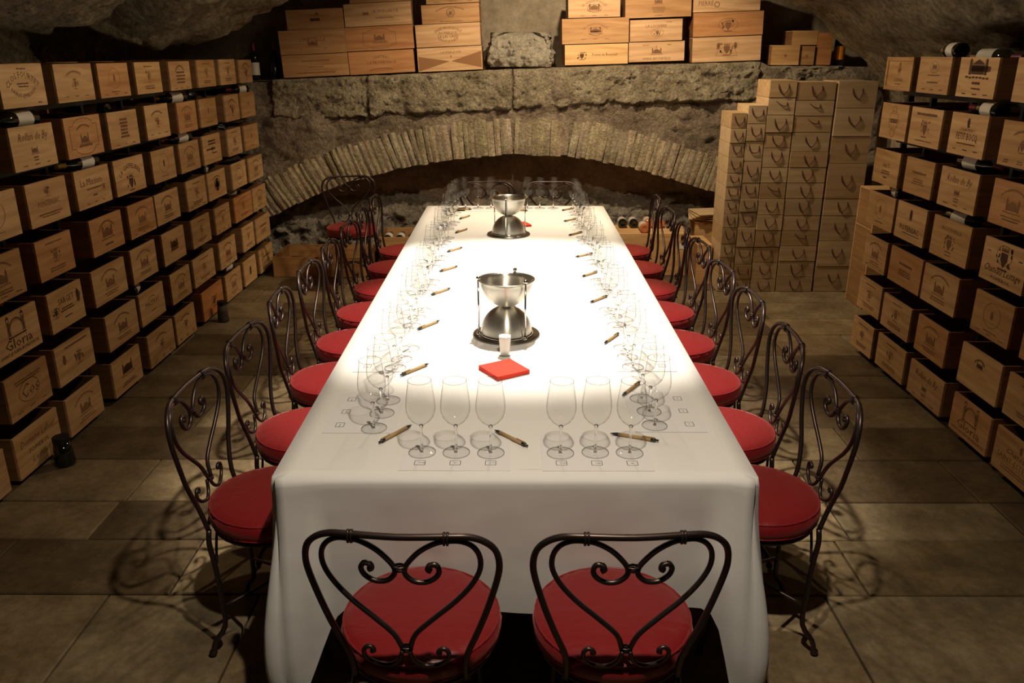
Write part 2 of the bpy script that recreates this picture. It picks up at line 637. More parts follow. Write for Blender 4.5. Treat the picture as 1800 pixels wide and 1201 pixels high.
rough_wall('wall_right', (2.83, 4.3), (2.83, 6.6), 0, 1.5, (-1, 0), M['plaster'], 0.03, 0.05, 4)
rough_wall('wall_right_near', (3.02, -1.3), (3.02, 4.5), 0, 1.5, (-1, 0), M['wall'], 0.05, 0.08, 5)
rough_wall('wall_left', (-3.02, -1.3), (-3.02, 7.9), 0, 2.0, (1, 0), M['wall'], 0.05, 0.08, 6)
rough_wall('wall_front', (-3.2, -1.3), (3.2, -1.3), 0, 3.0, (0, 1), M['wall'], 0.05, 0.12, 7)

# alcove above the ledge and the wall inside the arch
rough_wall('wall_alcove', (-3.3, 7.86), (3.6, 7.86), 1.3, 3.2, (0, -1), M['plaster'], 0.03, 0.06, 12)
rough_wall('wall_recess', (-3.1, 7.50), (3.1, 7.50), 0, 1.3, (0, -1), M['recess'], 0.06, 0.05, 13)
sb = MB()
sb.box(-3.5, 6.45, 3.0, 3.7, 7.95, 3.1)
sb.box(-3.45, 6.55, 1.6, -3.3, 7.95, 3.05)
sb.box(3.35, 6.45, 1.3, 3.5, 7.95, 3.05)
tag(sb.build('ceiling_alcove', M['recess']), None, None, None, 'structure')

# pale rubble heaped against the base of the recess
def rub(u, v):
    x = -2.3 + 4.6 * u
    top = 0.62 + 0.06 * fbm(x * 2, 0, 5, 4) - 0.02 * abs(x)
    z = top * v
    d = 0.10 * abs(fbm(x * 3.2, 4.0, z * 3.8, 5, 0.6)) + 0.05 * fbm(x * 10, 2, z * 10, 4, 0.7)
    y = 7.43 - d * .9 - 0.10 * (1 - v) + 0.10 * v ** 4
    return (x, y, z)


grid('wall_recess_rubble', 190, 34, rub, M['rubble'])['kind'] = 'structure'

ARCH = [(-2.16, 0.448), (-1.878, 0.585), (-1.476, 0.755), (-0.987, 0.884), (-0.505, 0.969), (-0.028, 1.006), (0.449, 0.993), (0.930, 0.908), (1.320, 0.804), (1.714, 0.680), (2.1, 0.52), (2.5, 0.30)]
ARCH = [(wx(a), wz(b2)) for a, b2 in ARCH]
ARCH = [(-3.1, -0.2), (-2.6, 0.18)] + ARCH + [(3.0, 0.0)]
LEDGE = [(-3.2, 1.55), (-1.975, 1.592), (-1.185, 1.623), (-0.074, 1.672), (0.893, 1.711), (1.994, 1.733), (2.06, 1.70), (2.779, 1.698), (3.2, 1.69)]
LEDGE = [(wx(a), wz(b2)) for a, b2 in LEDGE]


def soffit(x):
    return lerp_list(ARCH, x)


def ledge(x):
    return lerp_list(LEDGE, x)


def face(u, v):
    x = -3.2 + 6.4 * u
    lo = max(0.0, soffit(x) + 0.03)
    hi = ledge(x) - 0.005
    z = lo + (hi - lo) * v
    d = 0.055 * fbm(x * 2.1, 1.3, z * 2.4, 6, 0.7) + 0.022 * fbm(x * 8, 3.3, z * 9, 5, 0.6)
    crack = 0.05 * max(0, 0.5 - abs(fbm(x * 1.4, 7.7, z * 3.2, 3)) * 9)
    sv = soffit(x)
    k_ = 1 - smooth(.30, .40, z - sv) if z < sv + .4 else 0   # mortar between the arch bricks stays a little behind them
    d = d * (1 - .75 * k_)
    return (x, WY + 0.008 - d + crack * (1 - k_) + (0.05 if v > 0.985 else 0), z)


wb = grid('wall_back', 230, 56, face, M['wall'])
wb['kind'] = 'structure'
grid('ledge', 60, 8, lambda u, v: (-3.3 + 6.7 * u, WY + 0.06 + 0.75 * v, ledge(-3.3 + 6.7 * u) - 0.008), M['plaster'], wb)
# jamb sides under the arch so the wall has its thickness
grid('soffit', 80, 6, lambda u, v: (-3.0 + 6.0 * u, WY + 0.02 + 0.5 * v, max(0.0, soffit(-3.0 + 6.0 * u) + 0.09)), M['recess'], wb)


def stone_block(x0, x1, zt0, zt1, zb0, zb1, y, seed, dep=0.12, amp=0.03):
    nx, nz_ = max(4, int((x1 - x0) / 0.014)), 24
    mb = MB()
    pts = []
    for j in range(nz_ + 1):
        for i in range(nx + 1):
            u, v = i / nx, j / nz_
            zt = zt0 + (zt1 - zt0) * u
            zb = zb0 + (zb1 - zb0) * u
            ed = min(u * (x1 - x0), (1 - u) * (x1 - x0), v * 0.3, (1 - v) * 0.3)
            rd = 0.03 * (1 - smooth(0, 0.018, ed))
            x = x0 + (x1 - x0) * u + 0.008 * fbm(u * 9, v * 7, seed, 3)
            z = zb + (zt - zb) * v + (0.004 + .02 * (1 - v)) * fbm(u * 9 * (x1 - x0) + 5, v * 3, seed, 4)
            d = amp * fbm(x * 5, seed, z * 7, 6, 0.35)
            d += 0.010 * abs(math.sin((x * 0.8 + z) * 95 + 3 * fbm(x * 5, seed, z * 5, 2)))
            pts.append((x, y - d * (1 if ed > 0.01 else 0.2) + rd, z))
    n = (nx + 1) * (nz_ + 1)
    fs = [(j * (nx + 1) + i, j * (nx + 1) + i + 1, (j + 1) * (nx + 1) + i + 1, (j + 1) * (nx + 1) + i) for j in range(nz_) for i in range(nx)]
    ring = [i for i in range(nx + 1)] + [j * (nx + 1) + nx for j in range(1, nz_ + 1)] + [nz_ * (nx + 1) + i for i in range(nx - 1, -1, -1)] + [j * (nx + 1) for j in range(nz_ - 1, 0, -1)]
    back = [(pts[i][0], y + dep, pts[i][2]) for i in ring]
    allp = pts + back
    k = len(ring)
    for a in range(k):
        b2 = (a + 1) % k
        fs.append((ring[b2], ring[a], n + a, n + b2))
    mb.add(allp, fs, True)
    return mb.build('stone_block', M['block'], wb)


def lb(x):
    return ledge(x) - 0.002


for i, (a, b2, h0, h1) in enumerate([(-2.04, -1.245, 0.31, 0.33), (-1.235, -0.03, 0.315, 0.33), (-0.02, 2.03, 0.31, 0.30)]):
    stone_block(a, b2, lb(a), lb(b2), lb(a) - h0, lb(b2) - h1, WY - 0.02, i * 3.3 + 1)
stone_block(2.06, 2.72, lb(2.3), lb(2.72), lb(2.3) - 0.14, lb(2.72) - 0.14, WY - 0.01, 20.1)

# voussoirs along the arch
xs = -2.30
k = 0
while xs < 2.35:
    dz = soffit(xs + 0.01) - soffit(xs - 0.01)
    ang = math.atan2(dz, 0.02)
    wv = rnd.uniform(0.040, 0.064)
    ln = rnd.uniform(0.28, 0.315)
    lean = R(rnd.uniform(-1.2, 1.2)) + (R(6) if xs < -0.8 else 0)
    a2 = ang + lean
    t = rnd.uniform(-0.006, 0.006)
    c = Vector((xs, WY - 0.012 + t, soffit(xs) - 0.01 + rnd.uniform(-0.008, 0.008)))
    mt = Matrix.Translation(c) @ Matrix.Rotation(-a2, 4, 'Y')
    mb = MB()
    hw = wv / 2 - 0.0006
    n_ = 4
    vs, fs = [], []
    for j in range(n_ + 1):
        zz = ln * j / n_
        ww = hw * (1 + 0.12 * j / n_)
        jy = [0.006 * fbm(xs * 13 + q, j * 1.7, 3, 2) + (0.008 if j in (0, n_) else 0) for q in (0, 5)]
        jx = 0.003 * fbm(xs * 19, j * 2.3, 8, 2)
        vs += [(-ww + jx, jy[0] + 0.004, zz), (0 + jx, jy[0] * .5 - 0.004, zz), (ww + jx, jy[1] + 0.004, zz), (ww + jx, 0.30, zz), (-ww + jx, 0.30, zz)]
    for j in range(n_):
        for q in range(5):
            fs.append((j * 5 + q, j * 5 + (q + 1) % 5, (j + 1) * 5 + (q + 1) % 5, (j + 1) * 5 + q))
    fs += [(4, 3, 2, 1, 0), tuple(n_ * 5 + q for q in range(5))]
    mb.add(vs, fs, False, mt)
    tt = rnd.uniform(0.8, 1.12)
    mb.build('brick', M['voussoir'], wb, (tt, tt * rnd.uniform(.95, 1.02), tt * rnd.uniform(.88, 1.0)))
    xs += wv * math.cos(ang) + 0.0012
    k += 1

# carved capital on the ledge
sx0, sx1 = wx(-0.21), wx(0.30)
szb = ledge(0.3) + 0.004


def carve(u, v):
    """rough block with rosettes, wrapped round front and sides"""
    a = u * 4.0
    W, D = sx1 - sx0, 0.42
    if a < 1:
        x, y = sx0, WY + 0.10 + D * (1 - a)
        n = Vector((-1, 0))
    elif a < 3:
        x, y = sx0 + W * (a - 1) / 2, WY + 0.10
        n = Vector((0, -1))
    else:
        x, y = sx1 - 0.0, WY + 0.10 + D * (a - 3)
        n = Vector((1, 0))
    z = szb + 0.27 * v
    d = 0.03 * fbm(x * 7, y * 7, z * 7, 5, 0.5) + 0.028 * abs(fbm(x * 16, y * 12, z * 16, 3, 0.4))
    for cx, cz, rr, hh in ((sx0 + 0.19, szb + 0.17, 0.085, 0.085), (sx0 + 0.07, szb + 0.08, 0.06, 0.06), (sx0 + 0.36, szb + 0.20, 0.06, 0.055), (sx0 + 0.33, szb + 0.08, 0.07, 0.06), (sx0 + .2, szb + .045, .05, .045)):
        q = math.hypot(x - cx, z - cz)
        if q < rr:
            th = math.atan2(z - cz, x - cx)
            d += hh * math.cos(q / rr * PI / 2) * (0.7 + 0.3 * math.cos(6 * th)) * (.75 + .25 * math.cos(q / rr * 14))
    d -= 0.10 * v ** 6 + 0.03 * (1 - v) ** 8
    d -= 0.05 * smooth(0.75, 1.0, (x - sx0) / W) * v
    return (x + n.x * d, y + n.y * d, z)


cg = MB()
NUc, NVc = 110, 26
vs = [carve(i / NUc, j / NVc) for j in range(NVc + 1) for i in range(NUc + 1)]
fs = [(j * (NUc + 1) + i, j * (NUc + 1) + i + 1, (j + 1) * (NUc + 1) + i + 1, (j + 1) * (NUc + 1) + i) for j in range(NVc) for i in range(NUc)]
vs.append(((sx0 + sx1) / 2, WY + 0.33, szb + 0.28))
top0 = NVc * (NUc + 1)
fs += [(top0 + i, top0 + i + 1, len(vs) - 1) for i in range(NUc)]
cg.add(vs, fs, True)
tag(cg.build('carved_stone', M['sculpt']), 'weathered carved stone capital with rosettes resting on the ledge between wine cases', 'stone')

# ------------------------------------------------------------------ prints
FONT_CACHE = {}


def text_mesh2d(txt, size, shear=0.0):
    key = (txt, size, shear)
    if key in FONT_CACHE:
        return FONT_CACHE[key]
    c = bpy.data.curves.new('lettering', 'FONT')
    c.body = txt
    c.size = size
    c.align_x = 'CENTER'
    c.align_y = 'CENTER'
    c.resolution_u = 1
    c.shear = shear
    o = bpy.data.objects.new('lettering', c)
    COL.objects.link(o)
    dg = bpy.context.evaluated_depsgraph_get()
    me = bpy.data.meshes.new_from_object(o.evaluated_get(dg))
    vs = [(v.co.x, v.co.y) for v in me.vertices]
    fs = [tuple(p.vertices) for p in me.polygons]
    bpy.data.objects.remove(o)
    bpy.data.curves.remove(c)
    bpy.data.meshes.remove(me)
    FONT_CACHE[key] = (vs, fs)
    return vs, fs


class Print2D:
    """flat shapes in panel coordinates: u across, v up, centre of panel at 0,0"""

    def __init__(s, rr):
        s.v, s.f, s.r = [], [], rr

    def poly(s, pts):
        o = len(s.v)
        s.v += pts
        s.f.append(tuple(range(o, o + len(pts))))

    def rect(s, x, y, w_, h):
        s.poly([(x - w_ / 2, y - h / 2), (x + w_ / 2, y - h / 2), (x + w_ / 2, y + h / 2), (x - w_ / 2, y + h / 2)])

    def text(s, txt, size, x=0, y=0, arc=None, shear=0.0, width=None):
        vs, fs = text_mesh2d(txt, size, shear)
        if not vs:
            return
        wd = max(a for a, _ in vs) - min(a for a, _ in vs)
        k_ = (width / wd) if width else 1.0
        o = len(s.v)
        for a, b2 in vs:
            a *= k_
            if arc:
                th = a / abs(arc)
                if arc > 0:
                    p = ((arc + b2) * math.sin(th), (arc + b2) * math.cos(th) - arc)
                else:
                    rr = -arc
                    p = ((rr - b2) * math.sin(th), rr - (rr - b2) * math.cos(th))
                a, b2 = p
            s.v.append((x + a, y + b2))
        s.f += [tuple(i + o for i in f) for f in fs]

    def bars(s, x, y, w_, h=0.006, rows=1, gap=0.012):
        for r_ in range(rows):
            ww = w_ * s.r.uniform(0.7, 1.0)
            u = -ww / 2
            while u < ww / 2:
                l_ = s.r.uniform(0.004, 0.012)
                s.rect(x + u + l_ / 2, y - r_ * gap + s.r.uniform(-.0006, .0006), l_ * 0.72, h * s.r.uniform(0.7, 1.1))
                u += l_

    def arcbars(s, x, y, w_, rad, h=0.010):
        n = int(w_ / 0.009)
        for i in range(n):
            th = (i - n / 2) * 0.009 / rad
            ca, sa = math.cos(th), math.sin(th)
            hw_, hh = 0.0028, h / 2 * s.r.uniform(0.7, 1.0)
            pts = []
            for du, dv in ((-hw_, -hh), (hw_, -hh), (hw_, hh), (-hw_, hh)):
                pts.append((x + (rad + dv) * sa + du * ca, y + (rad + dv) * ca - rad - du * sa))
            s.poly(pts)

    def ring(s, x, y, a, b2, t=0.0022, n=28):
        for i in range(n):
            t0, t1 = 2 * PI * i / n, 2 * PI * (i + 1) / n
            s.poly([(x + a * math.cos(t0), y + b2 * math.sin(t0)), (x + a * math.cos(t1), y + b2 * math.sin(t1)),
                    (x + (a - t) * math.cos(t1), y + (b2 - t) * math.sin(t1)), (x + (a - t) * math.cos(t0), y + (b2 - t) * math.sin(t0))])

    def path(s, pts, t=0.0022):
        for (x0, y0), (x1, y1) in zip(pts[:-1], pts[1:]):
            d = math.hypot(x1 - x0, y1 - y0) or 1
            nx, ny = -(y1 - y0) / d * t / 2, (x1 - x0) / d * t / 2
            s.poly([(x0 - nx, y0 - ny), (x1 - nx, y1 - ny), (x1 + nx, y1 + ny), (x0 + nx, y0 + ny)])

    def castle(s, x, y, w_):
        h = w_ * 0.42
        s.rect(x, y, w_ * 0.55, h * 0.5)
        for sx in (-1, 1):
            s.rect(x + sx * w_ * 0.34, y + h * 0.1, w_ * 0.10, h * 0.75)
            s.poly([(x + sx * w_ * 0.34 - w_ * .07, y + h * 0.48), (x + sx * w_ * 0.34 + w_ * .07, y + h * 0.48), (x + sx * w_ * 0.34, y + h * 0.85)])
        s.poly([(x - w_ * 0.3, y + h * 0.27), (x + w_ * 0.3, y + h * 0.27), (x, y + h * 0.55)])
        for i in range(7):
            s.rect(x + (i - 3) * w_ * 0.15, y - h * 0.42 + s.r.uniform(-.002, .002), w_ * 0.12, h * 0.10)

    def arms(s, x, y, w_):
        h = w_ * 1.15
        s.poly([(x - w_ * .22, y + h * .12), (x + w_ * .22, y + h * .12), (x + w_ * .22, y - h * .12), (x, y - h * .36), (x - w_ * .22, y - h * .12)])
        for i in range(5):
            u = (i - 2) * w_ * 0.09
            s.poly([(x + u - w_ * .04, y + h * .16), (x + u + w_ * .04, y + h * .16), (x + u, y + h * (.36 if i % 2 == 0 else .3))])
        for sx in (-1, 1):
            for q in range(5):
                u, vv = sx * w_ * s.r.uniform(.28, .5), h * s.r.uniform(-.3, .28)
                rr = w_ * s.r.uniform(.03, .075)
                s.poly([(x + u + rr * math.cos(t_ * PI / 3), y + vv + 1.5 * rr * math.sin(t_ * PI / 3)) for t_ in range(6)])
        s.rect(x, y - h * .42, w_ * .6, h * .05)

    def oval(s, x, y, w_):
        s.poly([(x + w_ * .22 * math.cos(t_ * PI / 8), y + w_ * .42 * math.sin(t_ * PI / 8)) for t_ in range(16)])
        for q in range(6):
            s.rect(x + w_ * s.r.uniform(-.3, .3), y + w_ * s.r.uniform(-.5, .5), w_ * .1, w_ * .07)

    def gate(s, x, y, w_):
        for sx in (-1, 1):
            s.path([(x + sx * w_ * .5, y - w_ * .32), (x + sx * w_ * .5, y + w_ * .36), (x + sx * w_ * .36, y + w_ * .36), (x + sx * w_ * .36, y - w_ * .32), (x + sx * w_ * .5, y - w_ * .32)], 0.0026)
            s.rect(x + sx * w_ * .43, y, w_ * .06, w_ * .5)
            s.poly([(x + sx * w_ * .43 - w_ * .1, y + w_ * .36), (x + sx * w_ * .43 + w_ * .1, y + w_ * .36), (x + sx * w_ * .43, y + w_ * .52)])
        arc_ = [(x + w_ * .36 * math.cos(t_ * PI / 12), y + w_ * .02 + w_ * .27 * math.sin(t_ * PI / 12)) for t_ in range(13)]
        s.path(arc_, 0.005)
        s.path([(a, b2 - w_ * .06) for a, b2 in arc_], 0.002)
        s.rect(x, y - w_ * .32, w_ * 1.05, w_ * .05)

    def plaque(s, x, y, w_, h):
        a, b2 = w_ / 2, h / 2
        pts = []
        for (sx, sy) in ((1, 1), (-1, 1), (-1, -1), (1, -1)):
            seq = [(a, b2 * .62), (a * .72, b2 * .62), (a * .66, b2 * .78), (a * .4, b2 * .95), (0, b2)]
            if sx * sy < 0:
                seq = seq[::-1]
            pts += [(x + sx * u, y + sy * v) for u, v in seq]
        s.path(pts + [pts[0]], 0.003)

    def small(s, y, w_):
        for u in (-.32, 0, .32):
            s.bars(u * w_, y, w_ * .13, 0.006)


def draw(spec, w_, h, rr):
    P = Print2D(rr)
    for it in spec:
        getattr(P, it[0])(*it[1:-1] if isinstance(it[-1], dict) else it[1:], **(it[-1] if isinstance(it[-1], dict) else {}))
    P.v = [(max(-w_ / 2 + .004, min(w_ / 2 - .004, a)), max(-h / 2 + .004, min(h / 2 - .004, b2))) for a, b2 in P.v]
    return P


def random_spec(w_, h, rr):
    k_ = rr.choice(['castle', 'arms', 'oval', 'arms', 'castle', 'bars', 'gate2'])
    sp = []
    cw = min(w_, h * 1.7)
    if k_ == 'castle':
        sp = [('castle', 0, -0.01, cw * .38), ('arcbars', 0, h * .34, cw * .62, cw * .45, 0.011), ('bars', 0, -h * .27, cw * .5, 0.007, 2)]
    elif k_ == 'arms':
        sp = [('arms', 0, h * .06, cw * .24), ('bars', 0, h * .36, cw * .5, 0.008), ('bars', 0, -h * .27, cw * .55, 0.008, 2)]
    elif k_ == 'oval':
        sp = [('ring', 0, 0.01, cw * .22, h * .3), ('oval', 0, 0.01, cw * .16), ('bars', 0, -h * .34, cw * .4, 0.006)]
    elif k_ == 'gate2':
        sp = [('arcbars', 0, h * .30, cw * .5, cw * .5, 0.012), ('arms', 0, -0.0, cw * .2), ('small', -h * .36, cw)]
    else:
        sp = [('bars', 0, h * .12, cw * .6, 0.014), ('bars', 0, -h * .06, cw * .45, 0.007, 3)]
    if rr.random() < .5:
        sp.append(('small', -h * .41, w_))
    return sp


TINTS = [(1.0, .95, .88), (1.08, 1.02, .95), (.92, .82, .70), (1.12, 1.1, 1.05), (.95, .88, .8), (.98, .80, .66), (1.05, .98, .85)]


def crate(label, w_, h, d, loc, rotz=0.0, spec=None, tint=None, open_top=True, ink='print_faint', rr=rnd, group=None, tilt=0.0, sliding=False, name='wine_crate', nopr=False):
    """a wooden wine case; local front is -Y, origin at the middle of the base"""
    tint = tint or rr.choice(TINTS)
    t = 0.011
    o = thing(name, label, 'crate', loc, rotz, group)
    if tilt:
        o.rotation_euler = (0, tilt, rotz)
    x, y = w_ / 2, d / 2
    fr = MB()
    if sliding:
        fr.box(-x, -y, 0, x, -y + t * .4, h)
        for q in ((-x, 0, -x + .022, h), (x - .022, 0, x, h), (-x + .022, 0, x - .022, .02), (-x + .022, h - .02, x - .022, h)):
            fr.box(q[0], -y - .006, q[1], q[2], -y, q[3])
    else:
        fr.box(-x, -y, 0, x, -y + t, h)
    f_ = fr.build('front_panel', M['crate'], o, tint)
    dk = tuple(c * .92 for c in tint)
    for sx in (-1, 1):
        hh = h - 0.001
        MB().box(min(sx * x, sx * (x - t)), -y + t, 0, max(sx * x, sx * (x - t)), y - t, hh).build('side_panel', M['crate_side_shaded'], o, dk)
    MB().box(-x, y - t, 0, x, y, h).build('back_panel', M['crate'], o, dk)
    MB().box(-x + t, -y + t, 0, x - t, y - t, .008).build('base_panel', M['crate_side_shaded'], o, dk)
    if not open_top:
        MB().box(-x, -y, h, x, y, h + .007).build('lid', M['crate'], o, tint)
    if not nopr:
        sp = spec if spec is not None else random_spec(w_, h, rr)
        P = draw(sp, w_, h, rr)
        if P.v:
            mb = MB()
            yy = -y - (.0008 if not sliding else .0008)
            mb.add([(a, yy, b2 + h / 2) for a, b2 in P.v], P.f)
            mb.build('stencil_print', M[ink], f_)['kind'] = 'stuff'
    return o


# ------------------------------------------------------------------ racks and their crates
LEFT = [
 [(3.570,3.914),(4.002,4.362),(4.437,4.787),(4.867,5.217),(5.334,5.677),(5.825,6.168),(6.275,6.620),(6.715,7.025)],
 [(3.552,3.899),(4.008,4.365),(4.448,4.801),(4.922,5.256),(5.374,5.693),(5.790,6.115),(6.286,6.610),(6.687,7.033)],
 [(3.178,3.513),(3.591,3.927),(4.030,4.384),(4.442,4.808),(4.913,5.250),(5.349,5.687),(5.766,6.117),(6.281,6.600),(6.660,7.018)],
 [(3.145,3.480),(3.598,3.906),(4.085,4.434),(4.512,4.850),(4.885,5.241),(5.368,5.713),(5.764,6.128),(6.282,6.620),(6.687,7.057)],
 [(3.175,3.510),(3.607,3.915),(4.030,4.394),(4.476,4.803),(4.893,5.236),(5.365,5.702),(5.819,6.134),(6.254,6.680),(6.716,7.081)],
 [(3.182,3.505),(3.585,3.927),(4.072,4.430),(4.490,4.825),(4.930,5.243),(5.326,5.717),(5.815,6.170),(6.374,6.666),(6.693,7.084)],
 [(2.755,3.090),(3.164,3.514),(3.592,3.926),(4.064,4.401),(4.508,4.876),(4.920,5.242),(5.401,5.802),(5.882,6.237),(6.304,6.618),(6.716,7.10)]]
RIGHT = [
 [(4.670,5.004),(4.268,4.602),(3.858,4.193),(3.367,3.702)],
 [(4.651,4.986),(4.261,4.602),(3.842,4.168),(3.383,3.718)],
 [(4.653,4.986),(4.269,4.585),(3.833,4.184),(3.376,3.711)],
 [(4.647,5.006),(4.258,4.600),(3.815,4.177),(3.352,3.687)],
 [(4.650,4.951),(4.221,4.602),(3.844,4.192),(3.384,3.692),(2.96,3.295)],
 [(4.642,4.962),(4.239,4.586),(3.849,4.162),(3.370,3.706),(2.990,3.325)],
 [(4.649,4.948),(4.242,4.596),(3.813,4.174),(3.377,3.706),(2.980,3.315)]]
TOPL = [1.752, 1.503, 1.250, 0.998, 0.748, 0.493, 0.232]
TOPR = [1.780, 1.528, 1.270, 1.018, 0.765, 0.495, 0.240]
HL = [.178, .192, .192, .190, .192, .196, .198]
HR = [.180, .195, .195, .195, .195, .195, .190]
XF = 2.15
CD = 0.50

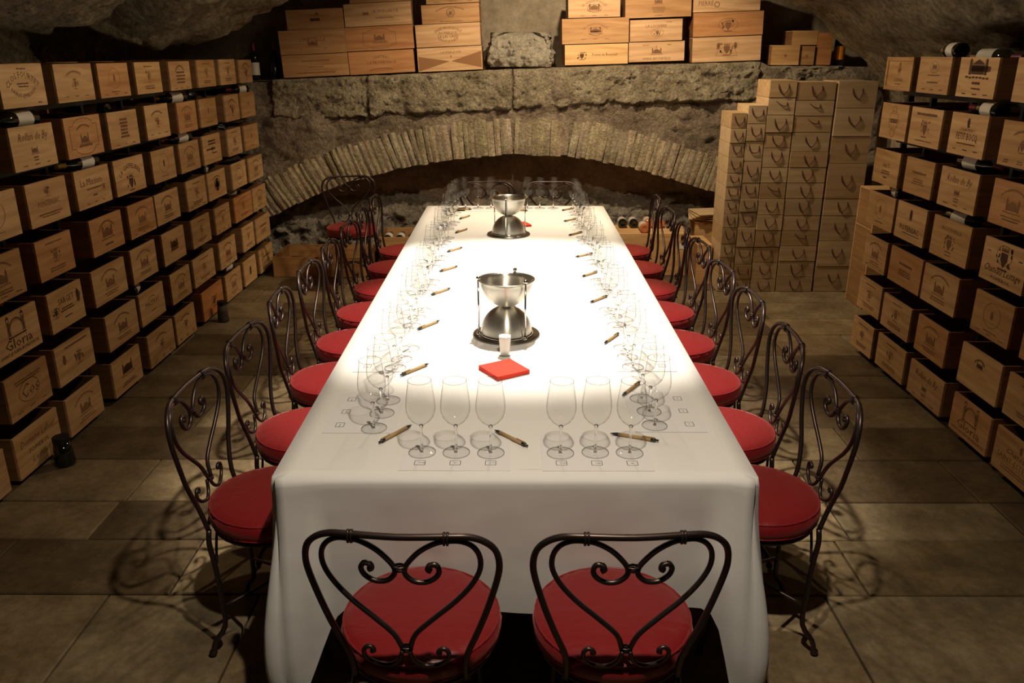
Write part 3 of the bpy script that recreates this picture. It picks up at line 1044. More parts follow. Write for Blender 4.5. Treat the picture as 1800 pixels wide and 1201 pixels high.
GAFF = [('text', 'LA GAFFELIERE', .036, 0, .050, {'arc': .20, 'width': .27}), ('arms', 0, -.030, .105)]
GLORIA = [('gate', 0, .035, .125), ('text', 'Gloria', .062, 0, -.035, {'width': .20}), ('text', 'SAINT-JULIEN BORDEAUX', .020, 0, -.070, {'width': .29})]
ROLLAN = [('text', 'Rollan de By', .050, -.0, .045, {'shear': .35, 'width': .24}), ('castle', 0, -.018, .06), ('bars', 0, -.045, .05, .007, 2), ('small', -.075, .3)]
SPECS = {
 ('l', 0, 0): ([('text', 'CLOS FOURTET', .036, 0, .045, {'arc': .17, 'width': .27}), ('bars', 0, .070, .09, .007), ('text', 'SAINT-EMILION', .024, 0, -.045, {'arc': -.15, 'width': .20}), ('bars', 0, .008, .10, .007, 2), ('bars', .11, -.075, .03)], 'print_mid', 'printed CLOS FOURTET'),
 ('l', 0, 4): ([('arcbars', 0, .060, .17, .1, .012), ('bars', 0, .02, .15, .012, 4, .02), ('small', -.075, .3)], 'print_mid', 'with a dense printed crest'),
 ('l', 0, 7): ([('arcbars', 0, .060, .2, .12, .014), ('arms', 0, -.01, .10)], 'print_mid', 'with arched lettering'),
 ('l', 1, 0): (ROLLAN, 'print_mid', 'printed Rollan de By'),
 ('l', 1, 1): ([('plaque', 0, .0, .27, .175), ('castle', 0, -.02, .10), ('arcbars', 0, .055, .14, .12, .010), ('bars', 0, -.045, .13, .010)], 'print_mid', 'with a scrolled plaque'),
 ('l', 1, 2): ([('bars', 0, .05, .10, .014, 6, .018), ('small', -.08, .3)], 'print_mid', 'with six printed lines'),
 ('l', 1, 6): ([('arcbars', 0, .060, .2, .12, .014), ('arms', 0, -.01, .10)], 'print_mid', 'with arched lettering'),
 ('l', 2, 1): ([('arms', 0, .05, .05), ('text', 'PONTENSAC', .036, 0, -.005, {'width': .18}), ('bars', 0, -.05, .2, .006, 2)], 'print_mid', 'printed PONTENSAC'),
 ('l', 2, 2): ([('text', 'La Mission', .052, -.02, .03, {'width': .22}), ('bars', 0, -.005, .15, .008), ('arms', .10, -.01, .04), ('bars', 0, -.04, .06, .01), ('small', -.075, .25)], 'print_mid', 'printed La Mission'),
 ('l', 2, 3): (GAFF, 'print', 'printed LA GAFFELIERE'),
 ('l', 2, 6): ([('bars', 0, .055, .16, .012, 2, .02), ('bars', -.03, -.0, .2, .014), ('arms', 0, .0, .04), ('bars', .03, -.03, .12, .008)], 'print', 'with a broad dark arrow'),
 ('l', 3, 2): ([('arcbars', 0, .065, .2, .12, .012), ('castle', 0, .0, .14), ('bars', 0, -.055, .10, .012)], 'print_mid', 'with a large faded castle print'),
 ('l', 3, 6): ([('castle', 0, -.005, .13), ('rect', 0, .0, .05, .09), ('arcbars', 0, .06, .16, .15, .008)], 'print', 'with a dark tower print'),
 ('l', 3, 7): ([('ring', 0, 0, .09, .075, .004), ('arcbars', 0, .05, .1, .08, .01), ('bars', 0, -.02, .1, .007, 2)], 'print_mid', 'with a large printed circle'),
 ('l', 4, 0): (GLORIA, 'print', 'printed Gloria'),
 ('l', 4, 1): ([('text', 'SARGET', .042, 0, .035, {'width': .14}), ('arms', -.10, -.0, .06), ('oval', .11, .025, .075), ('bars', 0, -.0, .13, .007, 2), ('bars', 0, -.045, .09, .006)], 'print', 'printed SARGET between two crests'),
 ('l', 4, 4): ([('castle', 0, .0, .13), ('bars', 0, .02, .12, .02, 3, .02), ('bars', -.12, .07, .02), ('bars', -.12, -.07, .02), ('bars', .1, .07, .02)], 'print_mid', 'with a spiky castle'),
 ('l', 5, 0): ([('text', 'Cos', .085, 0, .0, {'shear': .3, 'width': .13}), ('ring', 0, 0, .08, .05, .003), ('bars', 0, .06, .2, .008, 2), ('small', -.075, .3)], 'print_mid', 'with a round monogram print'),
 ('l', 5, 1): ([('bars', .02, .07, .24, .010), ('arms', .03, .0, .08), ('oval', -.1, .02, .06)], 'print_mid', 'with a small crest'),
 ('l', 5, 3): ([('text', 'MAZERAY', .040, 0, .01, {'width': .19}), ('arcbars', 0, .05, .1, .1, .008), ('bars', 0, -.035, .08, .007)], 'print_mid', 'printed MAZERAY'),
 ('l', 6, 1): ([('text', 'Domaine Lafleur', .045, 0, .045, {'shear': .35, 'width': .28}), ('text', 'POMEROL', .030, 0, -.005, {'width': .16}), ('text', 'Lafleur', .030, 0, -.05, {'shear': .35, 'width': .15})], 'print_mid', 'printed POMEROL under flowing script'),
 ('l', 6, 3): ([('castle', 0, .01, .15), ('bars', 0, .03, .12, .02, 2, .02), ('bars', 0, -.055, .18, .008, 2)], 'print_mid', 'with a dark row of towers printed'),
 ('l', 6, 6): ([('arms', .02, .0, .09)], 'print', 'of reddish wood'),
 ('l', 6, 8): ([('oval', 0, 0, .09)], 'print', 'with one narrow mark'),
 ('r', 0, 0): ([('arms', 0, .05, .03), ('arms', 0, .02, .05), ('text', 'Lussac', .034, 0, -.03, {'shear': .3, 'width': .11}), ('bars', 0, -.055, .07, .006)], 'print_mid', 'with a framed sliding lid'),
 ('r', 0, 1): ([('ring', 0, .04, .045, .03), ('castle', 0, .04, .055), ('bars', 0, 0, .17, .006), ('bars', 0, -.035, .13, .008), ('small', -.07, .28)], 'print_mid', 'with a small oval vignette'),
 ('r', 0, 2): ([('castle', 0, .035, .20), ('bars', .02, .045, .2, .014, 2), ('bars', 0, -.025, .09, .012), ('bars', 0, -.05, .10, .008), ('small', -.075, .3)], 'print', 'with a wide castle print'),
 ('r', 1, 0): ([('ring', 0, .005, .06, .055, .003), ('ring', 0, .065, .025, .022, .003), ('ring', 0, -.06, .03, .025, .003), ('bars', 0, .01, .12, .012, 2)], 'print_mid', 'with three linked printed rings'),
 ('r', 1, 1): ([('bars', 0, .065, .22, .014), ('arms', 0, -.0, .10), ('bars', 0, -.07, .2, .006)], 'print_mid', 'with a tall crest and reddish grain'),
 ('r', 1, 2): ([('oval', 0, .055, .055), ('text', 'CHATEAU', .018, 0, .022, {'width': .14}), ('text', 'PETIT BOCQ', .046, 0, -.010, {'width': .19}), ('bars', 0, -.042, .18, .006), ('small', -.07, .3)], 'print', 'printed PETIT BOCQ'),
 ('r', 2, 0): ([('text', 'HAUT', .040, 0, .01, {'width': .09}), ('bars', 0, -.02, .12, .008, 2), ('bars', 0, -.055, .05, .010)], 'print_mid', 'printed HAUT in small capitals'),
 ('r', 2, 2): (ROLLAN, 'print_mid', 'printed Rollan de By'),
 ('r', 3, 1): ([('oval', .0, .045, .07), ('text', 'POTENSAC', .042, 0, -.035, {'width': .22}), ('bars', .02, -.06, .2, .005)], 'print', 'printed POTENSAC'),
 ('r', 3, 2): ([('text', 'TROTTEVIEILLE', .026, 0, .05, {'width': .20}), ('arms', 0, -.01, .10), ('bars', 0, -.075, .07, .005)], 'print_mid', 'with a dark central crest'),
 ('r', 3, 3): ([('arms', 0, .035, .12), ('ring', 0, .04, .06, .045), ('text', 'Chateau Lestage', .046, 0, -.035, {'shear': .35, 'width': .28}), ('text', 'POMEROL', .022, 0, -.072, {'width': .15}), ('bars', -.12, .04, .03), ('bars', .12, .04, .03)], 'print', 'printed Chateau Lestage'),
 ('r', 5, 3): ([('castle', 0, .03, .06), ('arcbars', 0, .06, .10, .06, .01)], 'print', 'with one small dark emblem'),
 ('r', 6, 2): (ROLLAN, 'print_mid', 'printed Rollan de By'),
 ('r', 6, 3): (GLORIA, 'print_mid', 'printed Gloria'),
 ('r', 6, 4): ([('oval', .02, .055, .04), ('text', 'Chateau', .034, 0, .02, {'shear': .3, 'width': .16}), ('text', 'SAINT-ESTEPHE', .036, 0, -.02, {'width': .27}), ('bars', 0, -.055, .2, .006, 2)], 'print_mid', 'printed SAINT-ESTEPHE'),
}
ADJ = ['with faded stencil', 'with worn lettering', 'with a pale print', 'with a faint crest', 'with weak brown print']


def rack(side, rows, tops, hs, code, nm):
    sgn = side
    for ri, row in enumerate(rows):
        r_sorted = sorted(row, key=lambda q: -q[1])
        n_seen = len(r_sorted)
        for (a, b2) in row:
            n = r_sorted.index((a, b2))
            idx = row.index((a, b2))
            sp = SPECS.get((code, ri, idx))
            rr = random.Random(ri * 31 + idx * 7 + (3 if side > 0 else 0))
            h = hs[ri] + rr.uniform(-.006, .004)
            z = tops[ri] - hs[ri]
            note = sp[2] if sp else rr.choice(ADJ)
            lab = 'crate %s, %s rack, %s row, %s from far end' % (note, nm, ORD[ri], NTH[n])
            tint = None
            if code == 'l' and (ri, idx) in ((6, 6),):
                tint = (.95, .62, .42)
            if code == 'l' and ri == 4 and idx == 7:
                tint = (.90, .66, .48)
            if code == 'r' and (ri, idx) == (5, 99):
                tint = (.9, .6, .4)
            if sp and sp[1] == 'print' and tint is None:
                tint = (1.15, 1.1, 1.02)
            off = rr.uniform(-.012, .012)
            cd_ = .37 if (code == 'r' and ri == 0) else CD
            crate(lab, b2 - a, h, cd_, (sgn * (XF + cd_ / 2 + off * 0.5), (a + b2) / 2, z), -sgn * PI / 2, sp[0] if sp else None, tint,
                  True, sp[1] if sp else rr.choice(['print_faint', 'print_faint', 'print_mid']), rr, 'wine crates in the %s rack' % nm, sliding=(code == 'r' and (ri, idx) == (0, 0)))
    # steel rack
    ylo, yhi = (2.7, 7.05) if side < 0 else (2.9, 4.97)
    rk = thing('wine_rack', 'black steel rack along the %s wall carrying rows of wine crates' % nm, 'rack', (sgn * (XF + .30), (ylo + yhi) / 2, 0))
    cx, cy = sgn * (XF + .30), (ylo + yhi) / 2
    loc = lambda x, y, z: (x - cx, y - cy, z)
    for ri in range(7):
        zt = tops[ri] - hs[ri] - .001
        zb = max(zt - .030, .004)
        for xa, xb in ((XF + .10, XF + .13), (XF + .44, XF + .47)):
            x0, x1 = sorted((sgn * xa - cx, sgn * xb - cx))
            MB().box(x0, ylo - cy, zb, x1, yhi - cy, zt).build('rail', M['black_metal'], rk)
    npost = 11 if side < 0 else 6
    for i in range(npost):
        yy = ylo + .02 + (yhi - ylo - .04) * i / (npost - 1)
        x0, x1 = sorted((sgn * (XF + .518) - cx, sgn * (XF + .545) - cx))
        MB().box(x0, yy - .015 - cy, 0, x1, yy + .015 - cy, 1.50).build('post', M['black_metal'], rk)
    # short struts between the crates, in the gaps the photograph shows
    for ri, row in enumerate(rows):
        srt = sorted(row)
        ups = tops[ri - 1] - hs[ri - 1] - .031 if ri > 0 else None
        if ups is None:
            continue
        lo = tops[ri] - hs[ri]
        for (a, b2), (c, d) in zip(srt[:-1], srt[1:]):
            if c - b2 > .045:
                ym = (b2 + c) / 2
                hw_ = min(.011, (c - b2) / 2 - .008)
                x0, x1 = sorted((sgn * (XF + .10) - cx, sgn * (XF + .13) - cx))
                MB().box(x0, ym - hw_ - cy, lo, x1, ym + hw_ - cy, ups).build('strut', M['black_metal'], rk)
        for yy in ((srt[-1][1] - .09,) if side > 0 else ()):
            x0, x1 = sorted((sgn * (XF + .10) - cx, sgn * (XF + .13) - cx))
            MB().box(x0, yy - .012 - cy, tops[ri] + .006, x1, yy + .012 - cy, ups).build('strut', M['black_metal'], rk)
    if tops is TOPR:
        for i in range(5):
            yy = ylo + .1 + i * (yhi - ylo - .2) / 4
            x0, x1 = sorted((sgn * (XF + .10) - cx, sgn * (XF + .14) - cx))
            MB().box(x0, yy - .02 - cy, 0, x1, yy + .02 - cy, .022).build('foot', M['black_metal'], rk)


rack(-1, LEFT, TOPL, HL, 'l', 'left')
rack(1, RIGHT, TOPR, HR, 'r', 'right')

# ------------------------------------------------------------------ cases on the ledge
LB = dict(A1=(-1.901, -1.360, 1.604, 1.780), A2=(-1.907, -1.370, 1.780, 1.966), A3=(-1.838, -1.378, 1.966, 2.120),
          B1=(-1.354, -0.822, 1.626, 1.805), B2=(-1.369, -0.819, 1.808, 1.990), B3=(-1.370, -0.830, 1.992, 2.166), B4=(-1.32, -0.83, 2.168, 2.33),
          C1=(-0.793, -0.267, 1.649, 1.835), C2=(-0.800, -0.279, 1.837, 2.010), C3=(-0.749, -0.286, 2.013, 2.157), C4=(-0.71, -0.29, 2.16, 2.31),
          D1=(0.405, 0.916, 1.702, 1.861), D2=(0.378, 0.915, 1.863, 2.056), D3=(0.424, 0.839, 2.060, 2.228),
          E1=(0.924, 1.374, 1.724, 1.878), E2=(0.925, 1.344, 1.880, 2.045), E3=(0.880, 1.407, 2.058, 2.236),
          F1=(1.440, 1.994, 1.724, 1.917), F2=(1.431, 1.989, 1.919, 2.100), F3=(1.422, 1.953, 2.102, 2.278))
BEIGE, ORNG, RED = (1.06, 1.02, 1.08), (.84, .72, .64), (.86, .64, .52)
LS = {
 'A1': ([('bars', 0, .04, .3, .010), ('bars', 0, -.01, .12, .008), ('bars', 0, -.055, .36, .012)], 'print_mid', 'brown case with faded print, bottom of the ledge stack farthest left', ORNG),
 'A2': ([('text', 'CARUELLE', .036, 0, .025, {'arc': .5, 'width': .22}), ('castle', 0, -.015, .10), ('bars', -.1, -.05, .03), ('bars', .1, -.05, .03)], 'print_mid', 'case printed with an arched name over a castle, leftmost ledge stack', ORNG),
 'A3': ([('rect', .0, .0, .08, .022), ('arms', .02, .045, .03)], 'print', 'case with one small dark plate, top of the leftmost ledge stack', ORNG),
 'B1': ([('text', 'CHATEAU', .030, 0, .045, {'arc': .2, 'width': .14}), ('text', 'LA PROVIDENCE', .034, 0, .0, {'width': .24}), ('arcbars', 0, -.045, .2, .4, .010)], 'print_mid', 'reddish case at the bottom of the second ledge stack', RED),
 'B2': ([('plaque', 0, .0, .27, .155), ('castle', 0, .0, .11), ('bars', 0, -.03, .14, .010)], 'print_mid', 'orange case with a scrolled plaque in the second ledge stack', RED),
 'B3': ([('text', 'GRUAUD-LAROSE', .034, .06, .025, {'width': .22}), ('castle', -.10, .01, .06), ('bars', .05, -.025, .16, .007)], 'print_mid', 'case printed GRUAUD-LAROSE in the second ledge stack', BEIGE),
 'B4': (None, 'print_faint', 'case cut off by the vault, top of the second ledge stack', ORNG),
 'C1': ([('text', 'LA MARQUISE', .028, .01, .055, {'width': .17}), ('oval', .01, .022, .022), ('poly', [(-.262, .03), (0.0, -.015), (-.262, -.088)]), ('poly', [(.262, .055), (.262, -.075), (0.01, -.015)])], 'print_faint', 'pale case with two dark triangles, bottom of the third ledge stack', BEIGE),
 'C2': ([('text', 'GRAND VIN DE LEOVILLE', .028, 0, .060, {'arc': .2, 'width': .235}), ('text', 'DU MARQUIS', .030, 0, .020, {'width': .15}), ('text', 'DE LAS CASES', .030, 0, -.008, {'width': .17}), ('text', 'SAINT-JULIEN', .026, 0, -.045, {'arc': -.16, 'width': .17})], 'print_mid', 'case printed GRAND VIN DE LEOVILLE in the third ledge stack', BEIGE),
 'C3': ([('arcbars', 0, .055, .25, .25, .009), ('ring', 0, .01, .035, .035, .004), ('arms', 0, .01, .05), ('bars', 0, -.055, .2, .007)], 'print_mid', 'case with a round medallion in the third ledge stack', ORNG),
 'C4': (None, 'print_faint', 'case partly cut off at the top of the third ledge stack', ORNG),
 'D1': ([('arms', -.12, .0, .075), ('text', 'Pontet de Bouscaut', .034, .07, .0, {'width': .21})], 'print', 'pale striped case with a crest, bottom of the fourth ledge stack', (1.22, 1.18, 1.05)),
 'D2': ([('text', 'LES GRANDES MURAILLES', .026, 0, .055, {'arc': .16, 'width': .215}), ('ring', 0, .0, .058, .035, .003), ('castle', 0, .0, .11), ('bars', 0, .0, .1, .012), ('small', -.06, .3)], 'print_mid', 'case with a castle in an oval, middle of the fourth ledge stack', ORNG),
 'D3': ([('text', 'LES GRANDES MURAILLES', .026, 0, .04, {'arc': .16, 'width': .215}), ('ring', 0, -.012, .058, .032, .003), ('castle', 0, -.012, .11), ('small', -.068, .3)], 'print_mid', 'case with a castle in an oval, top of the fourth ledge stack', BEIGE),
 'E1': ([('text', 'AMIRAL BEYCHEVELLE', .026, 0, -.052, {'width': .23}), ('castle', 0, .0, .10), ('path', [(-.02, .01), (0, .05), (.005, .01)]), ('bars', -.09, .055, .06), ('bars', .1, .055, .03)], 'print_mid', 'case with a sailing boat print, bottom of the fifth ledge stack', BEIGE),
 'E2': ([('text', 'LA LOUVIERE', .034, 0, .035, {'width': .17}), ('ring', .01, -.015, .05, .035), ('arms', .01, -.012, .055), ('bars', .1, .065, .04)], 'print_mid', 'case with a small round crest, middle of the fifth ledge stack', BEIGE),
 'E3': ([('castle', 0, .03, .08), ('bars', 0, -.01, .11, .007, 4), ('bars', 0, -.07, .1, .006)], 'print_mid', 'case cut off above, top of the fifth ledge stack', ORNG),
 'F1': ([('arms', 0, .01, .11), ('path', [(-.09, -.05), (-.07, 0), (0, .03), (.07, 0), (.09, -.05), (-.09, -.05)]), ('oval', -.07, .03, .06), ('oval', .07, .03, .06)], 'print_mid', 'case with a crest held by two supporters, bottom of the last tall stack', BEIGE),
 'F2': ([('ring', 0, 0, .08, .05, .003), ('arms', 0, .0, .11)], 'print_mid', 'darker case with a faded oval crest in the last tall stack', RED),
 'F3': ([('text', 'PIERRE', .05, -.17, -.02, {'width': .12}), ('ring', -.08, -.03, .022, .022, .006)], 'print_mid', 'case cut off above, top of the last tall stack', BEIGE),
}
TILT = {'A': 2.6, 'B': 2.9, 'C': 2.6, 'D': 1.6, 'E': 1.9, 'F': 2.0}
for kx, (x0, x1, z0, z1) in LB.items():
    x0, x1, z0, z1 = wx(x0), wx(x1), wz(z0), wz(z1)
    sp, ink, lab, tint = LS[kx]
    tl = R(TILT[kx[0]])
    rr = random.Random(hash(kx) % 1000 if False else sum(map(ord, kx)))
    lvl = int(kx[1])
    yf = WY + .05 + (0.012 if lvl % 2 else 0.0)
    crate(lab, x1 - x0, z1 - z0 - .010, .36, ((x0 + x1) / 2, yf + .18, z0 + .012 * (TILT[kx[0]] / 2.6)), 0, sp, tint, False, ink, rr, 'wine cases on the ledge', -tl, name='wine_case')
def small_case(label, x0, x1, z0, z1, yf, dep, tint, em=True, nm='small_case'):
    x0, x1, z0, z1 = wx(x0), wx(x1), wz(z0), wz(z1)
    crate(label, x1 - x0, z1 - z0 - .008, dep, ((x0 + x1) / 2, yf + dep / 2, z0 + .001), 0, [('arms', 0, 0, .03)] if em else None, tint, False, 'print_mid', rnd, 'small cases on the ledge', name=nm, nopr=not em)


small_case('small pale case at the left of the low pile under the vault edge', 2.083, 2.306, 1.704, 1.857, WY + .06, .3, (.95, .86, .72))
small_case('small square greyish case at the middle of the low pile', 2.313, 2.436, 1.704, 1.850, WY + .08, .3, (.72, .62, .52))
small_case('small case sitting on top of the low pile', 2.25, 2.452, 1.858, 1.968, WY + .1, .26, (.90, .80, .66), False)
small_case('tall narrow case beside the orange labelled bottle', 2.456, 2.579, 1.704, 1.955, WY + .1, .2, (.85, .6, .42), False)

# ------------------------------------------------------------------ tower of magnum cases with rope handles
SEAM = [
 (1.612, 1.727, [1.378, 1.266, 1.159, 1.052, 0.936, 0.833, 0.729, 0.624, 0.518, 0.387, 0.278, 0.144, 0.002]),
 (1.731, 1.868, [1.433, 1.301, 1.174, 1.023, 0.862, 0.744, 0.639, 0.518, 0.364, 0.223, 0.097, 0.002]),
 (1.872, 2.072, [1.611, 1.488, 1.364, 1.237, 1.124, 0.979, 0.863, 0.741, 0.617, 0.495, 0.364, 0.239, 0.105, 0.002]),
 (2.078, 2.362, [1.598, 1.468, 1.357, 1.238, 1.095, 0.98, 0.863, 0.744, 0.609, 0.495, 0.372, 0.251, 0.121, 0.002]),
 (2.375, 2.665, [1.605, 1.413, 1.209, 1.009, 0.744, 0.609, 0.411, 0.208, 0.002])]
COLN = ['narrowest column', 'second column', 'third column', 'fourth column', 'widest end column']
for ci, (x0, x1, zs) in enumerate(SEAM):
    for i, (zt, zb) in enumerate(zip(zs[:-1], zs[1:])):
        rr = random.Random(ci * 50 + i)
        W_, H_ = x1 - x0 - .002, zt - zb - .0025
        yo = rr.uniform(-.004, .006)
        tint = rr.choice([(.95, .90, .84), (.88, .82, .76), (1.0, .95, .9), (.80, .70, .58), (.92, .86, .78)])
        pos = 'topmost' if i == 0 else ('bottom one' if i == len(zs) - 2 else '%s from the top' % NTH[i])
        o = thing('magnum_case', 'wooden magnum case with rope handle, tower %s, %s' % (COLN[ci], pos), 'case', ((x0 + x1) / 2, 6.31 + .165 + yo, zb), 0, 'rope handled cases in the tower')
        D_ = .33
        MB().box(-W_ / 2, -D_ / 2 + .009, 0, W_ / 2, D_ / 2, H_).build('body', M['pale'], o, tint)
        q_ = rr.uniform(.70, .84)
        f_ = MB().box(-W_ / 2 + .001, -D_ / 2, .001, W_ / 2 - .001, -D_ / 2 + .009, H_ - .001).build('end_panel', M['pale'], o, tuple(c * q_ for c in tint))
        hw_ = min(.042, W_ * .30) * rr.uniform(.85, 1.08)
        dr = min(.080, H_ * .66) * rr.uniform(.85, 1.1)
        zc = min(H_ * .80, H_ * .5 + .045)
        style = rr.random()
        yy = -D_ / 2 - .004
        if ci < 2:
            sw = rr.uniform(.3, .9)
            pts = [(-hw_, yy + .006, zc + dr * .1), (-hw_ * .8, yy - .006, zc - dr * .45), (0.0, yy - .01, zc - dr * (.5 + .5 * sw)), (hw_ * .8, yy - .008, zc - dr * .55), (hw_, yy + .006, zc - dr * .1 * sw)]
        elif style < .12:
            pts = [(-hw_, yy + .006, zc), (-hw_ * .2, yy - .01, zc - dr * .35), (hw_ * .8, yy - .012, zc - dr * .45), (hw_, yy + .006, zc - dr * .1)]
        else:
            sk = rr.uniform(-.25, .3)
            pts = [(-hw_, yy + .006, zc), (-hw_ * .85, yy - .008, zc - dr * .55), (hw_ * sk, yy - .012, zc - dr), (hw_ * .9, yy - .008, zc - dr * .5), (hw_, yy + .006, zc)]
        MB().tube([(a_, min(b_, yy + .001) if b_ < yy + .002 else b_, c_) if False else (a_, max(b_, yy - .0045), c_) for a_, b_, c_ in pts], .0037, 6, 4).build('rope_handle', M['rope'], o)

# boxes standing between the tower and the right rack
crate('tall pale case standing on the floor behind the right rack', .20, .59, .3, (2.665, 6.0 - .02, 0), 0, [('bars', 0, .1, .12, .008, 2)], (1.0, .95, .85), False, 'print_faint', rnd, name='tall_case')
crate('pale case marked CH on top of the tall case behind the right rack', .20, .262, .3, (2.665, 6.0 - .02, .60), 0, [('text', 'CH', .05, -.05, -.01, {'width': .05})], (1.05, 1.0, .92), False, 'print', rnd, name='tall_case')

# cases and loose boards at the right end of the recess
crate('long pale case with a white label lying against the recess wall, upper of two', .68, .172, .38, (1.130, 6.81 + .19, .181), 0, [('bars', 0, 0, .1, .006)], (1.25, 1.2, 1.1), False, 'print_faint', rnd, name='long_case')
crate('long pale case on the floor carrying the white labelled one', .68, .172, .38, (1.130, 6.81 + .19, .001), 0, [('bars', 0, 0, .3, .008, 2)], (1.2, 1.12, 1.0), False, 'print_faint', rnd, name='long_case')
lp = MB().box(-.03, -.0012, -.025, .035, 0, .025).build('price_label', M['paper'])
lp.location = (1.42, 6.8085, .255)
tag(lp, 'white paper label stuck on the long pale case', 'label')
crate('pale upright case on the floor at the foot of the rope handled tower', .118, .325, .36, (1.539, 6.52 + .18, 0), 0, [], (1.2, 1.12, 1.02), False, 'print_faint', rnd, name='upright_case')
crate('plain case carrying the loose boards beside the tower', .34, .42, .24, (1.72, 7.11, 0), 0, [], (1.1, 1.02, .9), False, 'print_faint', rnd, name='upright_case')
for i in range(4):
    bo = MB().box(-.17, -.13, 0, .17, .13, .008).build('loose_board', M['pale'], None, (1.1, 1.05, .95))
    bo.location = (1.68 + .01 * i, 7.09 - .008 * i, .444 + i * .0185)
    bo.rotation_euler = (R(1.5), R(3 - i * 1.0), R(-10 + i * 7))
    tag(bo, 'thin pine lid, %s from the bottom of the loose pile on a plain case' % NTH[i], 'board', 'loose pine lids by the tower')

# open cases with bottles against the recess wall, left
crate('open case on the floor in the corner beside the left rack', .42, .17, .5, (-1.84, 7.0, .001), 0, [], (.85, .72, .58), True, 'print_faint', rnd, name='floor_case')
crate('open case holding a white labelled bottle, near the left rack corner', .40, .17, .5, (-1.41, 7.0, .001), 0, [], (.9, .76, .6), True, 'print_faint', rnd, name='floor_case')
crate('lower of two stacked cases behind the corner chair', .46, .155, .42, (-.93, 7.06, .001), 0, [], (.95, .85, .7), False, 'print_faint', rnd, name='floor_case')
crate('upper open case with bottle ends behind the corner chair', .46, .155, .42, (-.93, 7.06, .166), 0, [], (1.0, .9, .76), True, 'print_faint', rnd, name='floor_case')

# ------------------------------------------------------------------ bottles


def bottle_proto(name, body, foil, label_m, h=.30, r=.037):
    o = thing(name, 'bottle', 'bottle')
    s_ = h / .30
    MB().lathe([(0, .006), (.018, .010), (.034 * r / .037, .0), (r, .005), (r, .175 * s_), (r * .92, .198 * s_), (r * .55, .222 * s_), (.0145, .238 * s_), (.0140, .262 * s_)], 20).build('glass_body', M[body], o)
    MB().lathe([(.0155, .236 * s_), (.0153, .292 * s_), (.0150, h), (0, h)], 16).build('capsule', M[foil], o)
    if label_m:
        MB().lathe([(r + .0006, .045 * s_), (r + .0006, .145 * s_)], 20).build('label', M[label_m], o)
    return o


PB = {}
PB['dark'] = bottle_proto('wine_bottle', 'bottle', 'red_foil', 'label')
PB['yellow'] = bottle_proto('wine_bottle', 'bottle', 'yellow_foil', 'label')
PB['plain'] = bottle_proto('wine_bottle', 'bottle', 'red_foil', None)
PB['rose'] = bottle_proto('wine_bottle', 'rose', 'gold_foil', 'label')
PB['gold'] = bottle_proto('wine_bottle', 'bottle', 'gold_foil', 'label')
PB['champ'] = bottle_proto('champagne_bottle', 'bottle', 'gold_foil', 'orange_label', .32, .044)
USED = set()


def bottle(kind, loc, rot, label, group=None):
    p = PB[kind]
    if kind in USED:
        o = dup(p, loc)
        if 'group' in o:
            del o['group']
    else:
        USED.add(kind)
        o = p
    o.location = loc
    o.rotation_euler = rot
    o['label'] = label
    if group:
        o['group'] = group
    return o


# lying: local +Z points along the neck
def lying(kind, base, neck_dir, label, group=None, pitch=0.0):
    a = math.atan2(neck_dir[1], neck_dir[0])
    return bottle(kind, base, (0, PI / 2 - pitch, a), label, group)


GL, GR = 'bottles lying in the left rack', 'bottles lying in the right rack'
rowz = lambda T, ri: T[ri]


def in_crate(kind, side, ri, idx, theta, dz, label, dx=.0, dy=.0, flip=False):
    """a bottle resting inside one open crate; theta is its angle from the rack's length"""
    rows, tops = (LEFT, TOPL) if side < 0 else (RIGHT, TOPR)
    a, b2 = rows[ri][idx]
    th = R(theta)
    cx, cy = side * (XF + .022 + .037 * math.cos(th) + .155 * abs(math.sin(th)) + dx), (a + b2) / 2 + dy
    d = Vector((side * math.sin(th), (1 if not flip else -1) * math.cos(th)))
    lying(kind, (cx - d.x * .15, cy - d.y * .15, tops[ri] + dz), d, label, GL if side < 0 else GR, 0)


in_crate('dark', -1, 1, 0, 7, 0.016, 'bottle with white label showing above the Rollan de By crate, left rack', .0, flip=True)
in_crate('yellow', -1, 2, 2, 8, 0.02, 'upper yellow capsuled bottle above the La Mission crate', .0, flip=True)
in_crate('yellow', -1, 2, 2, 14, -0.052, 'lower yellow capsuled bottle beneath another in the La Mission crate', .05, flip=True)
in_crate('yellow', -1, 1, 2, 88, .0, 'bottle in the six line crate, left rack second row', .04)
in_crate('yellow', -1, 1, 4, 20, 0.018, 'yellow capsuled bottle in a plain second row crate, left rack', .0, flip=True)
in_crate('dark', -1, 1, 5, 28, 0.016, 'white labelled bottle in the sixth second row crate, left rack', .0)
in_crate('dark', -1, 1, 7, 14, 0.018, 'bottle in the farthest second row crate, left rack', .0, flip=True)
in_crate('dark', -1, 2, 5, 14, 0.016, 'bottle in the crate left of the broad arrow crate, left rack', .0, flip=True)
in_crate('dark', -1, 2, 7, 34, 0.018, 'white labelled bottle in a third row crate near the wall, left rack', .0)
in_crate('dark', -1, 3, 6, 12, 0.018, 'bottle with pale label in the tower printed crate, left rack', .0)
in_crate('plain', -1, 3, 7, 14, 0.012, 'dark bottle in the circle printed crate, left rack', .0, flip=True)
in_crate('yellow', -1, 4, 7, 30, 0.012, 'bottle with pale capsule in a fifth row crate near the wall', .02, flip=True)
in_crate('dark', -1, 5, 3, 16, 0.004, 'bottle in the MAZERAY crate, left rack', .0)
in_crate('dark', -1, 6, 7, 10, 0.016, 'bottle with white label in a bottom row crate, left rack', .0, flip=True)
in_crate('plain', -1, 4, 0, 16, 0.0, 'dark glinting bottle inside the Gloria crate, left rack', .0)
in_crate('dark', 1, 1, 2, 3, 0.02, 'white labelled bottle in the PETIT BOCQ crate')
